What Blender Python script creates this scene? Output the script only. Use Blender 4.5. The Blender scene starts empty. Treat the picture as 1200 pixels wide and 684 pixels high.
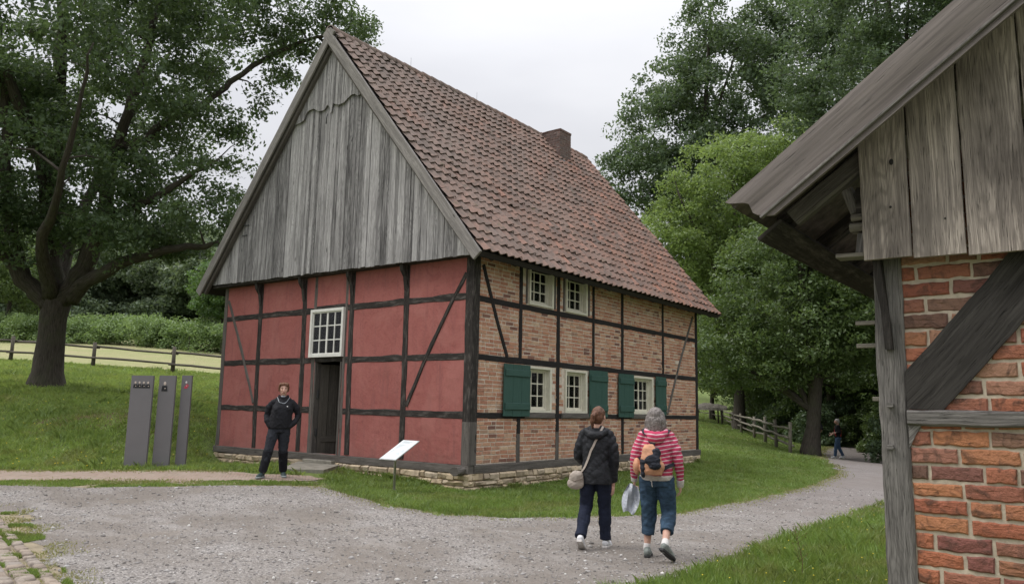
import bpy, bmesh, math, random
import numpy as np
from mathutils import Vector, Matrix, noise
from mathutils.bvhtree import BVHTree
R_ = math.radians
scene = bpy.context.scene
col = scene.collection
random.seed(7)
rng = np.random.default_rng(7)

# ------------------------------------------------------------------ camera
CAMR = np.array([[0.7949833, 0.0754900, 0.6019159], [0.6063046, -0.1314330, -0.7842959], [0.0199051, 0.9884466, -0.1502570]])
CAMP = np.array([9.199289, -10.809838, 1.6])
cam = bpy.data.cameras.new("camera")
cam.sensor_width = 36
cam.lens = 36 * 901 / 1200
cam.clip_start = .05
cam.clip_end = 3000
camo = bpy.data.objects.new("camera", cam)
m4 = Matrix.Identity(4)
for i in range(3):
    for j in range(3):
        m4[i][j] = float(CAMR[i, j])
    m4[i][3] = float(CAMP[i])
camo.matrix_world = m4
col.objects.link(camo)
scene.camera = camo

# ------------------------------------------------------------------ world, sun, exposure
SUN_EL, SUN_ROT = 52, 232      # high soft sun behind the cloud, from behind the camera's left
w = bpy.data.worlds.new("World")
scene.world = w
w.use_nodes = True
nt = w.node_tree
bg = nt.nodes["Background"]
sky = nt.nodes.new("ShaderNodeTexSky")
sky.sky_type = 'NISHITA'
sky.sun_disc = False
sky.sun_elevation = R_(SUN_EL)
sky.sun_rotation = R_(SUN_ROT)
tc = nt.nodes.new("ShaderNodeTexCoord")
mp = nt.nodes.new("ShaderNodeMapping")
mp.inputs['Scale'].default_value = (1, 1, 3.0)
nz = nt.nodes.new("ShaderNodeTexNoise")
nz.inputs['Scale'].default_value = 1.6
nz.inputs['Detail'].default_value = 5
nz.inputs['Roughness'].default_value = .5
rp = nt.nodes.new("ShaderNodeValToRGB")
rp.color_ramp.elements[0].position = .3
rp.color_ramp.elements[0].color = (5.0, 5.05, 5.35, 1)
rp.color_ramp.elements[1].position = .68
rp.color_ramp.elements[1].color = (6.45, 6.45, 6.65, 1)
mx = nt.nodes.new("ShaderNodeMixRGB")
mx.inputs[0].default_value = .93
nt.links.new(tc.outputs['Generated'], mp.inputs[0])
nt.links.new(mp.outputs[0], nz.inputs['Vector'])
nt.links.new(nz.outputs['Fac'], rp.inputs[0])
nt.links.new(sky.outputs[0], mx.inputs[1])
nt.links.new(rp.outputs[0], mx.inputs[2])
# overcast luminance: the zenith is about three times as bright as the horizon
sx_ = nt.nodes.new("ShaderNodeSeparateXYZ")
mr = nt.nodes.new("ShaderNodeMapRange")
mr.inputs['From Min'].default_value = 0; mr.inputs['From Max'].default_value = 1
mr.inputs['To Min'].default_value = .86; mr.inputs['To Max'].default_value = 4.3
vm = nt.nodes.new("ShaderNodeVectorMath"); vm.operation = 'SCALE'
nt.links.new(tc.outputs['Generated'], sx_.inputs[0])
pw_ = nt.nodes.new("ShaderNodeMath"); pw_.operation = 'POWER'; pw_.inputs[1].default_value = 3; pw_.use_clamp = True
nt.links.new(sx_.outputs[2], pw_.inputs[0])
nt.links.new(pw_.outputs[0], mr.inputs['Value'])
nt.links.new(mx.outputs[0], vm.inputs[0])
nt.links.new(mr.outputs[0], vm.inputs['Scale'])
nt.links.new(vm.outputs[0], bg.inputs[0])
bg.inputs[1].default_value = .1
sd = bpy.data.lights.new("sun", 'SUN')
sd.energy = 1.3
sd.angle = R_(22)
sd.color = (1, .96, .9)
so = bpy.data.objects.new("sun", sd)
# nishita: rotation 0 = +Y, clockwise seen from above
az = R_(SUN_ROT)
sdir = Vector((math.sin(az) * math.cos(R_(SUN_EL)), math.cos(az) * math.cos(R_(SUN_EL)), math.sin(R_(SUN_EL))))
so.rotation_euler = (-sdir).to_track_quat('-Z', 'Y').to_euler()
so.location = (0, 0, 60)
col.objects.link(so)
scene.view_settings.view_transform = 'Standard'
scene.view_settings.look = 'None'
scene.view_settings.exposure = .5
scene.view_settings.gamma = 1
scene.view_settings.use_curve_mapping = False
scene.render.engine = 'CYCLES'
scene.cycles.max_bounces = 6
scene.cycles.transparent_max_bounces = 8
scene.cycles.use_denoising = True

# ------------------------------------------------------------------ survey helpers (real distances in metres)
def at(u, v, d):
    """world point that lies d metres deep along the sight line surveyed at (u, v)"""
    return CAMP + CAMR @ np.array([(u - 600) / 901, -(v - 342) / 901, -1.0]) * d

CP = np.array([(0.1, -.2, .14), (.1, 9.8, .25), (-8, -.1, .30), (-4, -.9, .36), (-2.4, -2.4, .34), (-5.9, -3.0, .36), (-5.3, -2.5, .36), (-3, -.5, .30), (-8, 5, .6), (-8.5, 10.5, .8), (-4, 10.8, .45), (.5, 4.5, .19), (4.35, -2.75, 0), (5.17, -2.8, 0), (3, -4.5, .02), (9.2, -10.8, 0), (8.4, -6.6, 0), (6, -8, 0), (13, -6, 0), (5, 0, 0), (4, 8, 0), (9, 5, 0), (12, 12, .1), (2, -7.9, .05), (-2, -6.5, .14), (-6, -8, .3), (0, -12, .1), (-4, -14, .4), (-15.94, -.85, 2.0), (-30.26, 3.21, 3.29), (-27.29, 5.53, 3.1), (-24.44, 7.75, 2.9), (-23.27, 8.66, 2.82), (.06, 24.09, -.2), (-.33, 21.71, 0), (-0.7, 20.12, 0.14), (-2.14, 22.83, 0.2), (-3.39, 25.04, 0.31), (-4.88, 27.7, 0.4), (-7.45, 32.72, 0.51), (-10.57, 39.23, 0.66), (-14.61, 47.56, 0.87), (-15.79, 47.88, 1.11), (-16.96, 48.24, 1.22), (-51.03, 18.59, 6.2), (-57.9, 13.32, 6.16), (-46.28, 22.24, 6.19), (-91.06, 37.97, 10.91), (-9.94, -1.7, 1.18), (-11.15, -3.1, .95), (-8.86, -.33, 1.0), (-8.26, -4.58, .3), (-6.97, -3.85, .31), (-14.17, 3.12, 1.64), (.74, 25.11, -.13), (-74.85, .42, 5.6), (-38.17, -9.15, 2.81), (-172.05, 50.5, 20.36), (-136.89, 77.65, 19.49), (40, -10, 0), (40, 40, 0), (10, 60, 0), (0, -50, 0), (-25, -30, 2.5), (60, 100, 0), (10, 120, 1), (-20, 130, 3)])
def _U(r2):
    return np.where(r2 > 0, r2 * np.log(np.maximum(r2, 1e-9)), 0)
_P = CP[:, :2] / 10
_n = len(_P)
_A = np.zeros((_n + 3, _n + 3))
_A[:_n, :_n] = _U(((_P[:, None] - _P[None]) ** 2).sum(-1)) + .002 * np.eye(_n)
_A[:_n, _n] = 1
_A[:_n, _n + 1:] = _P
_A[_n:, :_n] = _A[:_n, _n:].T
_W = np.linalg.solve(_A, np.r_[CP[:, 2], 0, 0, 0])
def H(x, y):
    """terrain height"""
    q = np.stack([np.asarray(x, float), np.asarray(y, float)], -1) / 10
    sh = q.shape[:-1]
    q = q.reshape(-1, 2)
    out = np.empty(len(q))
    for i in range(0, len(q), 20000):
        k = q[i:i + 20000]
        out[i:i + 20000] = _U(((k[:, None, :] - _P) ** 2).sum(-1)) @ _W[:_n] + _W[_n] + k @ _W[_n + 1:]
    r = np.hypot(q[:, 0] * 10, q[:, 1] * 10)
    out = np.where(r > 190, out * np.clip((420 - r) / 230, 0, 1), out)
    return np.clip(out, -1.5, 24).reshape(sh)
def h1(x, y):
    return float(H(np.array([x]), np.array([y]))[0])

# ------------------------------------------------------------------ object helpers
ORG = {}
def tag(o, label=None, cat=None, group=None, kind=None):
    if label: o['label'] = label
    if cat: o['category'] = cat
    if group: o['group'] = group
    if kind: o['kind'] = kind
    return o
def empty(name, loc=(0, 0, 0), label=None, cat=None, group=None):
    o = bpy.data.objects.new(name, None)
    o.empty_display_size = .1
    o.location = loc
    col.objects.link(o)
    ORG[o.name] = Vector(loc)
    return tag(o, label, cat, group)
def link(name, me, mat=None, parent=None, org=None):
    o = bpy.data.objects.new(name, me)
    col.objects.link(o)
    if mat:
        me.materials.append(mat)
    if parent:
        o.parent = parent
        ORG[o.name] = ORG[parent.name]
    else:
        ORG[o.name] = Vector(org) if org else Vector((0, 0, 0))
        if org: o.location = org
    return o
def npmesh(name, V, F, uv=None, smooth=False):
    """fast mesh: V (n,3), F (m,k) all faces with k corners"""
    me = bpy.data.meshes.new(name)
    V = np.asarray(V, np.float32)
    F = np.asarray(F, np.int32)
    m, k = F.shape
    me.vertices.add(len(V))
    me.vertices.foreach_set('co', V.ravel())
    me.loops.add(m * k)
    me.loops.foreach_set('vertex_index', F.ravel())
    me.polygons.add(m)
    me.polygons.foreach_set('loop_start', np.arange(0, m * k, k, dtype=np.int32))
    me.polygons.foreach_set('loop_total', np.full(m, k, np.int32))
    if smooth:
        me.polygons.foreach_set('use_smooth', np.ones(m, bool))
    if uv is not None:
        l = me.uv_layers.new(name='UVMap')
        l.data.foreach_set('uv', np.asarray(uv, np.float32).ravel())
    me.update(calc_edges=True)
    me.validate()
    return me
class MB:
    """collects shapes in world coordinates, links them as one mesh"""
    def __init__(s):
        s.V = []; s.F = []; s.U = []; s.S = []
    def add(s, V, F, U=None, smooth=False):
        b = len(s.V)
        s.V += [tuple(v) for v in V]
        for i, f in enumerate(F):
            s.F.append([b + k for k in f])
            s.U.append(U[i] if U else [(0, 0)] * len(f))
            s.S.append(smooth)
        return s
    def box(s, lo, hi):
        x0, y0, z0 = lo; x1, y1, z1 = hi
        V = [(x0, y0, z0), (x1, y0, z0), (x1, y1, z0), (x0, y1, z0), (x0, y0, z1), (x1, y0, z1), (x1, y1, z1), (x0, y1, z1)]
        F = [(0, 3, 2, 1), (4, 5, 6, 7), (0, 1, 5, 4), (1, 2, 6, 5), (2, 3, 7, 6), (3, 0, 4, 7)]
        U = []
        ou = random.random() * 20; ov = random.random() * 20
        d = (x1 - x0, y1 - y0, z1 - z0)
        a = int(np.argmax(d))
        for f in F:
            U.append([(V[i][a] + ou, V[i][(a + 1) % 3] + V[i][(a + 2) % 3] + ov) for i in f])
        return s.add(V, F, U)
    def beam(s, p0, p1, w_, d_, up=(0, 0, 1), seg=None, jit=.004, ch=.012, bend=0, taper=1):
        """timber from p0 to p1; w_ across (side), d_ along 'up'; uv runs along the grain"""
        p0 = Vector(p0); p1 = Vector(p1)
        ax = (p1 - p0); L = ax.length; ax.normalize()
        up = Vector(up)
        side = ax.cross(up)
        if side.length < 1e-4:
            up = Vector((1, 0, 0)); side = ax.cross(up)
        side.normalize()
        up = side.cross(ax).normalized()
        n = seg or max(1, int(L / .22))
        ch = min(ch, w_ * .3, d_ * .3)
        a, b = w_ / 2, d_ / 2
        prof = [(-a + ch, -b), (a - ch, -b), (a, -b + ch), (a, b - ch), (a - ch, b), (-a + ch, b), (-a, b - ch), (-a, -b + ch)]
        per = [0]
        for i in range(8):
            q, r = prof[i], prof[(i + 1) % 8]
            per.append(per[-1] + math.hypot(q[0] - r[0], q[1] - r[1]))
        V = []; sd_ = random.random() * 100; ou = random.random() * 30; ov = random.random() * 30
        for i in range(n + 1):
            t = i / n
            c = p0.lerp(p1, t) + side * (math.sin(math.pi * t) * bend)
            k = 1 + (taper - 1) * t
            for j, (x, y) in enumerate(prof):
                jx = noise.noise(Vector((sd_, t * L * 2.2, j * .9))) * jit * 1.6 + noise.noise(Vector((sd_, t * L * 9, j * 3))) * jit
                jy = noise.noise(Vector((sd_ + 9, t * L * 2.2, j * .9))) * jit * .4
                V.append(c + side * (x * k + jx) + up * (y * k + jy))
        F = []; U = []
        for i in range(n):
            for j in range(8):
                k = (j + 1) % 8
                F.append((i * 8 + j, i * 8 + k, (i + 1) * 8 + k, (i + 1) * 8 + j))
                u0, u1 = ou + L * i / n, ou + L * (i + 1) / n
                U.append([(u0, ov + per[j]), (u0, ov + per[j + 1]), (u1, ov + per[j + 1]), (u1, ov + per[j])])
        F.append(tuple(range(7, -1, -1)))
        U.append([(ou + prof[j][0] * .2, ov + prof[j][1]) for j in range(7, -1, -1)])
        F.append(tuple(n * 8 + j for j in range(8)))
        U.append([(ou + prof[j][0] * .2, ov + prof[j][1]) for j in range(8)])
        return s.add(V, F, U)
    def prism(s, poly, ext, uvdir=None):
        """closed polygon (3d points, planar) extruded by vector ext"""
        P = [Vector(p) for p in poly]; e = Vector(ext); n = len(P)
        nrm = Vector((0, 0, 0))
        for i in range(n):
            nrm += P[i].cross(P[(i + 1) % n])
        if nrm.dot(e) > 0:
            P.reverse()
        V = P + [p + e for p in P]
        F = [tuple(range(n)), tuple(range(2 * n - 1, n - 1, -1))]
        F += [(i, i + n, (i + 1) % n + n, (i + 1) % n) for i in range(n)]
        U = None
        if uvdir:
            a = Vector(uvdir).normalized(); b = a.cross(e.normalized())
            o = Vector((random.random() * 9, random.random() * 9, 0))
            U = [[(V[i].dot(a) + o.x, V[i].dot(b) + V[i].dot(e.normalized()) + o.y) for i in f] for f in F]
        return s.add(V, F, U)
    def tube(s, pts, rad, n=8, smooth=True, caps=True, wob=0):
        P = [Vector(p) for p in pts]
        if not hasattr(rad, '__len__'): rad = [rad] * len(P)
        V = []; ref = None; L = 0; U = []; Ls = [0]
        for i, p in enumerate(P):
            t = (P[min(i + 1, len(P) - 1)] - P[max(i - 1, 0)]).normalized()
            if ref is None:
                ref = t.orthogonal().normalized()
            ref = (ref - t * ref.dot(t)).normalized()
            b = t.cross(ref)
            for k in range(n):
                a = 2 * math.pi * k / n
                r = rad[i] * (1 + (noise.noise(p * 3 + Vector((k * 2, 0, 0))) * wob if wob else 0))
                V.append(p + ref * math.cos(a) * r + b * math.sin(a) * r)
            if i: Ls.append(Ls[-1] + (P[i] - P[i - 1]).length)
        F = []
        for i in range(len(P) - 1):
            for k in range(n):
                k2 = (k + 1) % n
                F.append((i * n + k, i * n + k2, (i + 1) * n + k2, (i + 1) * n + k))
                c = 2 * math.pi * max(rad) / n
                U.append([(Ls[i], k * c), (Ls[i], (k + 1) * c), (Ls[i + 1], (k + 1) * c), (Ls[i + 1], k * c)])
        if caps:
            F.append(tuple(range(n - 1, -1, -1))); U.append([(0, 0)] * n)
            F.append(tuple((len(P) - 1) * n + k for k in range(n))); U.append([(0, 0)] * n)
        return s.add(V, F, U, smooth)
    def ell(s, c, r, rot=None, nu=12, nv=8):
        M = rot or Matrix.Identity(3)
        c = Vector(c); V = [c + M @ Vector((0, 0, -r[2]))]
        for i in range(1, nv):
            ph = -math.pi / 2 + math.pi * i / nv
            for j in range(nu):
                th = 2 * math.pi * j / nu
                V.append(c + M @ Vector((r[0] * math.cos(ph) * math.cos(th), r[1] * math.cos(ph) * math.sin(th), r[2] * math.sin(ph))))
        V.append(c + M @ Vector((0, 0, r[2])))
        F = []
        for j in range(nu):
            F.append((0, 1 + (j + 1) % nu, 1 + j))
        for i in range(nv - 2):
            for j in range(nu):
                a = 1 + i * nu + j; b = 1 + i * nu + (j + 1) % nu
                F.append((a, b, b + nu, a + nu))
        e = len(V) - 1; q = 1 + (nv - 2) * nu
        for j in range(nu):
            F.append((q + j, q + (j + 1) % nu, e))
        return s.add(V, F, None, True)
    def build(s, name, mat, parent=None, org=None):
        o = ORG[parent.name] if parent else (Vector(org) if org else Vector((0, 0, 0)))
        me = bpy.data.meshes.new(name)
        me.from_pydata([(v[0] - o[0], v[1] - o[1], v[2] - o[2]) for v in s.V], [], s.F)
        l = me.uv_layers.new(name='UVMap')
        l.data.foreach_set('uv', np.array([c for u in s.U for c in u], np.float32).ravel())
        me.polygons.foreach_set('use_smooth', np.array(s.S, bool))
        me.update()
        return link(name, me, mat, parent, org)
class Each:
    """every shape drawn becomes a part of its own"""
    def __init__(s, name, mat, parent): s.a = (name, mat, parent); s.last = None
    def __getattr__(s, k):
        def f(*a, **kw):
            m = MB(); getattr(m, k)(*a, **kw); s.last = m.build(*s.a); return s.last
        return f
EACH = {'door_frame', 'door_hinge', 'iron_strap', 'inner_curtain', 'rear_wall', 'timber_end', 'timber_block', 'plank_knot', 'shutter_batten', 'nail_head', 'window_casing', 'plinth_core', 'room_lining', 'hinge_strap'}
def part(parent, name, mat, f):
    if name in EACH:
        e = Each(name, mat, parent); f(e); return e.last
    m = MB(); f(m)
    return m.build(name, mat, parent)

# ------------------------------------------------------------------ material helpers
class Mt:
    def __init__(s, name, rough=.85, spec=.3):
        s.m = bpy.data.materials.new(name)
        s.m.use_nodes = True
        s.t = s.m.node_tree
        s.b = s.t.nodes['Principled BSDF']
        s.b.inputs['Roughness'].default_value = rough
        s.b.inputs['Specular IOR Level'].default_value = spec
        s.tc = s.t.nodes.new('ShaderNodeTexCoord')
        s.geo = s.t.nodes.new('ShaderNodeNewGeometry')
    def l(s, a, b): s.t.links.new(a, b); return s
    def val(s, sock, v):
        if hasattr(v, 'links') or isinstance(v, bpy.types.NodeSocket): s.l(v, sock)
        else: sock.default_value = v
    def map(s, scale, coord='Object', rot=(0, 0, 0)):
        n = s.t.nodes.new('ShaderNodeMapping')
        n.inputs['Scale'].default_value = scale if hasattr(scale, '__len__') else (scale,) * 3
        n.inputs['Rotation'].default_value = rot
        s.l(s.tc.outputs[coord], n.inputs[0])
        return n.outputs[0]
    def noise(s, scale=5, detail=4, rough=.6, vec=None, dist=0):
        n = s.t.nodes.new('ShaderNodeTexNoise')
        n.inputs['Scale'].default_value = scale
        n.inputs['Detail'].default_value = detail
        n.inputs['Roughness'].default_value = rough
        n.inputs['Distortion'].default_value = dist
        s.l(vec if vec is not None else s.tc.outputs['Object'], n.inputs['Vector'])
        return n.outputs['Fac']
    def vor(s, scale, vec=None, feat='F1', out='Distance', rnd=1):
        n = s.t.nodes.new('ShaderNodeTexVoronoi')
        n.feature = feat
        n.inputs['Scale'].default_value = scale
        n.inputs['Randomness'].default_value = rnd
        s.l(vec if vec is not None else s.tc.outputs['Object'], n.inputs['Vector'])
        return n.outputs[out]
    def ramp(s, fac, stops, interp='LINEAR'):
        n = s.t.nodes.new('ShaderNodeValToRGB')
        n.color_ramp.interpolation = interp
        e = n.color_ramp.elements
        while len(e) < len(stops): e.new(.5)
        for k, (p, c) in enumerate(stops):
            e[k].position = p
            if not hasattr(c, '__len__'): c = (c, c, c)
            e[k].color = (*c[:3], 1)
        s.l(fac, n.inputs[0])
        return n.outputs[0]
    def mix(s, fac, a, b, mode='MIX'):
        n = s.t.nodes.new('ShaderNodeMix')
        n.data_type = 'RGBA'; n.blend_type = mode
        s.val(n.inputs[0], fac)
        for sk, v in ((n.inputs[6], a), (n.inputs[7], b)):
            if isinstance(v, bpy.types.NodeSocket): s.l(v, sk)
            else:
                if not hasattr(v, '__len__'): v = (v, v, v)
                sk.default_value = (*v[:3], 1)
        return n.outputs[2]
    def math(s, op, a, b=0.0):
        n = s.t.nodes.new('ShaderNodeMath'); n.operation = op
        s.val(n.inputs[0], a); s.val(n.inputs[1], b)
        return n.outputs[0]
    def bump(s, h, dist=.01, strength=1.0):
        n = s.t.nodes.new('ShaderNodeBump')
        n.inputs['Strength'].default_value = strength
        n.inputs['Distance'].default_value = dist
        s.l(h, n.inputs['Height'])
        if s.b.inputs['Normal'].links:
            s.l(s.b.inputs['Normal'].links[0].from_socket, n.inputs['Normal'])
        s.l(n.outputs[0], s.b.inputs['Normal'])
        return s
    def col(s, c):
        if isinstance(c, bpy.types.NodeSocket): s.l(c, s.b.inputs['Base Color'])
        else: s.b.inputs['Base Color'].default_value = (*c[:3], 1)
        return s.m
    @property
    def isl(s): return s.geo.outputs['Random Per Island']

def wood(name, dark, light, grain=1.0, streak=.5, bump=.004, stain=None, rough=.9, patch=None, pk=(.5, .68), rg=.30, iv=.30):
    """weathered timber, uv.x along the grain in metres"""
    k = Mt(name, rough, .2)
    g = k.noise(2.2, 6, .65, k.map((1.3 * grain, 38 * grain, 1), 'UV'), .6)
    g2 = k.noise(1.6, 6, .65, k.map((.45, 8, 1), 'UV'))
    g3 = k.noise(2, 3, .6, k.map((4 * grain, 120 * grain, 1), 'UV'))
    # growth rings: contour lines of a long soft field
    fld = k.noise(1.0, 2, .4, k.map((.55, 5.5, 1), 'UV'), .3)
    ring = k.math('SINE', k.math('MULTIPLY', fld, 190 * grain))
    c = k.mix(k.ramp(g, [(.34, 0), (.64, 1)]), dark, light)
    c = k.mix(k.ramp(ring, [(.0, .0), (1, rg)]), c, tuple(x * .8 for x in dark))
    c = k.mix(k.ramp(g2, [(.40, 0), (.66, streak)]), c, tuple(x * .45 for x in dark))
    c = k.mix(iv, c, k.mix(k.isl, tuple(x * .5 for x in dark), tuple(min(1, x * 1.3) for x in light)))
    crack = k.ramp(g3, [(.30, 0), (.40, 1)])
    c = k.mix(.6, c, k.mix(1, c, crack, 'MULTIPLY'))
    # knots
    kn = k.vor(1, k.map((1.1, 4.2, 1), 'UV'))
    c = k.mix(k.ramp(kn, [(.045, .85), (.085, 0)]), c, tuple(x * .3 for x in dark))
    if patch:      # pale weathered patches where the tar has gone
        c = k.mix(k.ramp(k.noise(3.2, 5, .7, k.map((1, 5, 1), 'UV')), [(pk[0], 0), (pk[1], .8)]), c, k.mix(g3, tuple(x * .5 for x in patch), patch))
    if stain:
        c = k.mix(k.ramp(k.noise(.9, 4, .6), [(.50, 0), (.64, .7)]), c, stain)
    k.bump(k.mix(.5, g, crack), bump)
    return k.col(c)
def plain(name, c, rough=.6, var=.1, scale=8, spec=.4, bump=0, metal=0):
    k = Mt(name, rough, spec)
    n = k.noise(scale, 4, .6)
    k.b.inputs['Metallic'].default_value = metal
    r = k.mix(k.ramp(n, [(.3, 0), (.7, 1)]), tuple(x * (1 - var) for x in c), tuple(min(1, x * (1 + var)) for x in c))
    if bump: k.bump(n, bump)
    return k.col(r)

TIMBER = wood('timber_dark', (.013, .011, .010), (.055, .048, .043), streak=.6, patch=(.17, .15, .135))
TIMBERS = wood('timber_black', (.010, .009, .009), (.038, .035, .034), streak=.6, patch=(.10, .09, .085), pk=(.6, .78))
TIMBERG = wood('timber_grey', (.04, .034, .03), (.20, .18, .162), streak=.7)
BOARD = wood('gable_board', (.055, .051, .051), (.54, .52, .51), .75, .95, .005, rg=.5, iv=.30)
BARGE = wood('barge_wood', (.11, .10, .094), (.36, .335, .31), .8, .7)
OAKRAW = wood('raw_oak_board', (.09, .075, .066), (.64, .55, .475), 1.1, .85, .006, (.07, .058, .052), rg=.6)
OLDPOST = wood('old_post_wood', (.035, .031, .029), (.28, .26, .24), 1.4, .55, .008)
FENCEW = wood('fence_wood', (.05, .042, .034), (.16, .14, .115), 1, .4)
FENCEL = wood('pale_fence_wood', (.10, .09, .072), (.25, .225, .185), 1, .3)
def plaster():
    k = Mt('red_plaster', .92, .15)
    n = k.noise(1.1, 5, .6)
    n2 = k.noise(9, 5, .65)
    c = k.mix(k.ramp(n, [(.3, 0), (.7, 1)]), (.285, .095, .084), (.35, .13, .115))
    c = k.mix(k.ramp(n2, [(.45, 0), (.75, .35)]), c, (.37, .15, .125))
    n3 = k.noise(2.3, 6, .7, None, 1.5)
    c = k.mix(k.ramp(n3, [(.60, 0), (.66, .35), (.72, .1)]), c, (.20, .055, .05))
    sp = k.t.nodes.new('ShaderNodeSeparateXYZ'); k.l(k.tc.outputs['Object'], sp.inputs[0])
    # splashed earth along the foot of the wall
    sf = k.math('ADD', k.math('MULTIPLY', sp.outputs[2], -1.1), k.math('MULTIPLY', k.noise(5, 5, .7), 1.3))
    c = k.mix(k.ramp(sf, [(-.02, 0), (.35, .55)]), c, (.20, .10, .085))
    ln = k.noise(1.6, 6, .75, None, 2.5)
    c = k.mix(k.ramp(ln, [(.490, 0), (.499, .7), (.508, 0)]), c, (.15, .05, .045))
    st = k.noise(1.2, 5, .7, k.map((6, 6, .7)))
    c = k.mix(k.ramp(st, [(.50, 0), (.70, .5)]), c, (.20, .085, .08))
    c = k.mix(k.ramp(k.noise(.7, 4, .6, k.map(1, 'Object', (1, 1, 1)), 1), [(.52, 0), (.6, .35)]), c, (.38, .16, .14))
    k.bump(n2, .008); k.bump(k.noise(40, 3, .6), .0015); k.bump(n, .04)
    return k.col(c)
PLASTER = plaster()
def brickmat(name, stops, soot=.3, scale=60):
    k = Mt(name, .92, .2)
    c = k.ramp(k.isl, stops)
    n = k.noise(scale, 4, .7)
    n2 = k.noise(scale * .25, 4, .6, None, 1)
    c = k.mix(k.ramp(n, [(.3, .0), (.75, .45)]), c, k.mix(.5, c, (.05, .03, .025)))
    c = k.mix(k.ramp(n2, [(.5, 0), (.68, soot)]), c, (.07, .045, .035))
    k.bump(n, .007); k.bump(n2, .010)
    return k.col(c)
BRICKH = brickmat('pale_red_brick', [(0, (.38, .175, .115)), (.25, (.47, .24, .155)), (.5, (.53, .32, .21)), (.7, (.42, .20, .135)), (.86, (.58, .42, .29)), (.94, (.24, .12, .09)), (1, (.19, .10, .08))], .35, 34)
BRICKS = brickmat('hand_made_brick', [(0, (.28, .10, .066)), (.16, (.41, .15, .08)), (.32, (.34, .14, .09)), (.46, (.16, .092, .07)), (.6, (.46, .20, .10)), (.72, (.24, .09, .075)), (.84, (.20, .12, .09)), (.92, (.40, .22, .14)), (1, (.33, .15, .11))], .75, 60)
MORTAR = plain('lime_mortar', (.55, .475, .395), .95, .22, 14, .1, .004)
MORTARS = plain('buff_mortar', (.44, .375, .29), .95, .2, 30, .1, .004)
STONE = brickmat('sandstone', [(0, (.42, .33, .22)), (.4, (.52, .42, .29)), (.8, (.36, .29, .21)), (1, (.55, .46, .34))], .5, 14)
STEPM = plain('doorstep_stone', (.22, .205, .17), .9, .3, 6, .2, .008)
CREAM = plain('cream_paint', (.60, .57, .47), .55, .1, 10)
WHITE = plain('white_paint', (.68, .67, .62), .5, .08, 10)
def greenp():
    k = Mt('green_shutter_paint', .6, .35)
    v = k.map((1.5, 30, 1), 'UV')
    g = k.noise(2, 5, .6, v)
    c = k.mix(k.ramp(g, [(.3, 0), (.7, 1)]), (.024, .064, .052), (.040, .094, .077))
    k.bump(g, .002)
    return k.col(c)
GREEN = greenp()
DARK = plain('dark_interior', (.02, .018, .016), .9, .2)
DOORW = wood('door_wood', (.035, .03, .025), (.10, .088, .074), .8, .4)
IRON = plain('dark_iron', (.05, .05, .05), .6, .2)
def glassm():
    k = Mt('window_glass', .06, .5)
    k.b.inputs['Base Color'].default_value = (.9, .95, .93, 1)
    out = k.t.nodes['Material Output']
    tr = k.t.nodes.new('ShaderNodeBsdfTransparent')
    gl = k.t.nodes.new('ShaderNodeBsdfGlossy')
    gl.inputs['Roughness'].default_value = .06
    fr = k.t.nodes.new('ShaderNodeFresnel'); fr.inputs['IOR'].default_value = 1.38
    b = k.t.nodes.new('ShaderNodeBump'); b.inputs['Distance'].default_value = .0015
    k.l(k.noise(3, 2, .5), b.inputs['Height']); k.l(b.outputs[0], gl.inputs['Normal'])
    ms = k.t.nodes.new('ShaderNodeMixShader')
    k.l(fr.outputs[0], ms.inputs[0]); k.l(tr.outputs[0], ms.inputs[1]); k.l(gl.outputs[0], ms.inputs[2])
    k.l(ms.outputs[0], out.inputs['Surface'])
    return k.m
GLASS = glassm()
def tilem():
    k = Mt('roof_tile_clay', .9, .2)
    c = k.ramp(k.isl, [(0, (.145, .085, .065)), (.3, (.225, .115, .08)), (.55, (.285, .145, .10)), (.8, (.19, .11, .085)), (1, (.36, .16, .105))])
    n = k.noise(.55, 4, .6)
    # soot and lichen gather towards the gable and the ridge, the far lower field is fresher clay
    sep = k.t.nodes.new('ShaderNodeSeparateXYZ'); k.l(k.tc.outputs['Object'], sep.inputs[0])
    fresh = k.math('ADD', k.math('MULTIPLY', sep.outputs[1], .045), k.math('MULTIPLY', sep.outputs[2], -.05))
    f = k.math('ADD', k.math('ADD', n, fresh), .10)
    c = k.mix(k.ramp(f, [(.2, .85), (.80, .05)]), c, (.215, .168, .145))
    n2 = k.noise(9, 5, .7)
    c = k.mix(k.ramp(n2, [(.42, 0), (.60, .6)]), c, (.115, .098, .085))
    c = k.mix(k.ramp(k.noise(1.4, 6, .7, None, .8), [(.50, 0), (.62, .55)]), c, (.10, .085, .075))
    n3 = k.noise(3.1, 5, .7, None, .4)
    c = k.mix(k.ramp(n3, [(.62, 0), (.74, .65)]), c, (.075, .085, .035))
    k.bump(n2, .006)
    return k.col(c)
TILE = tilem()

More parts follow.
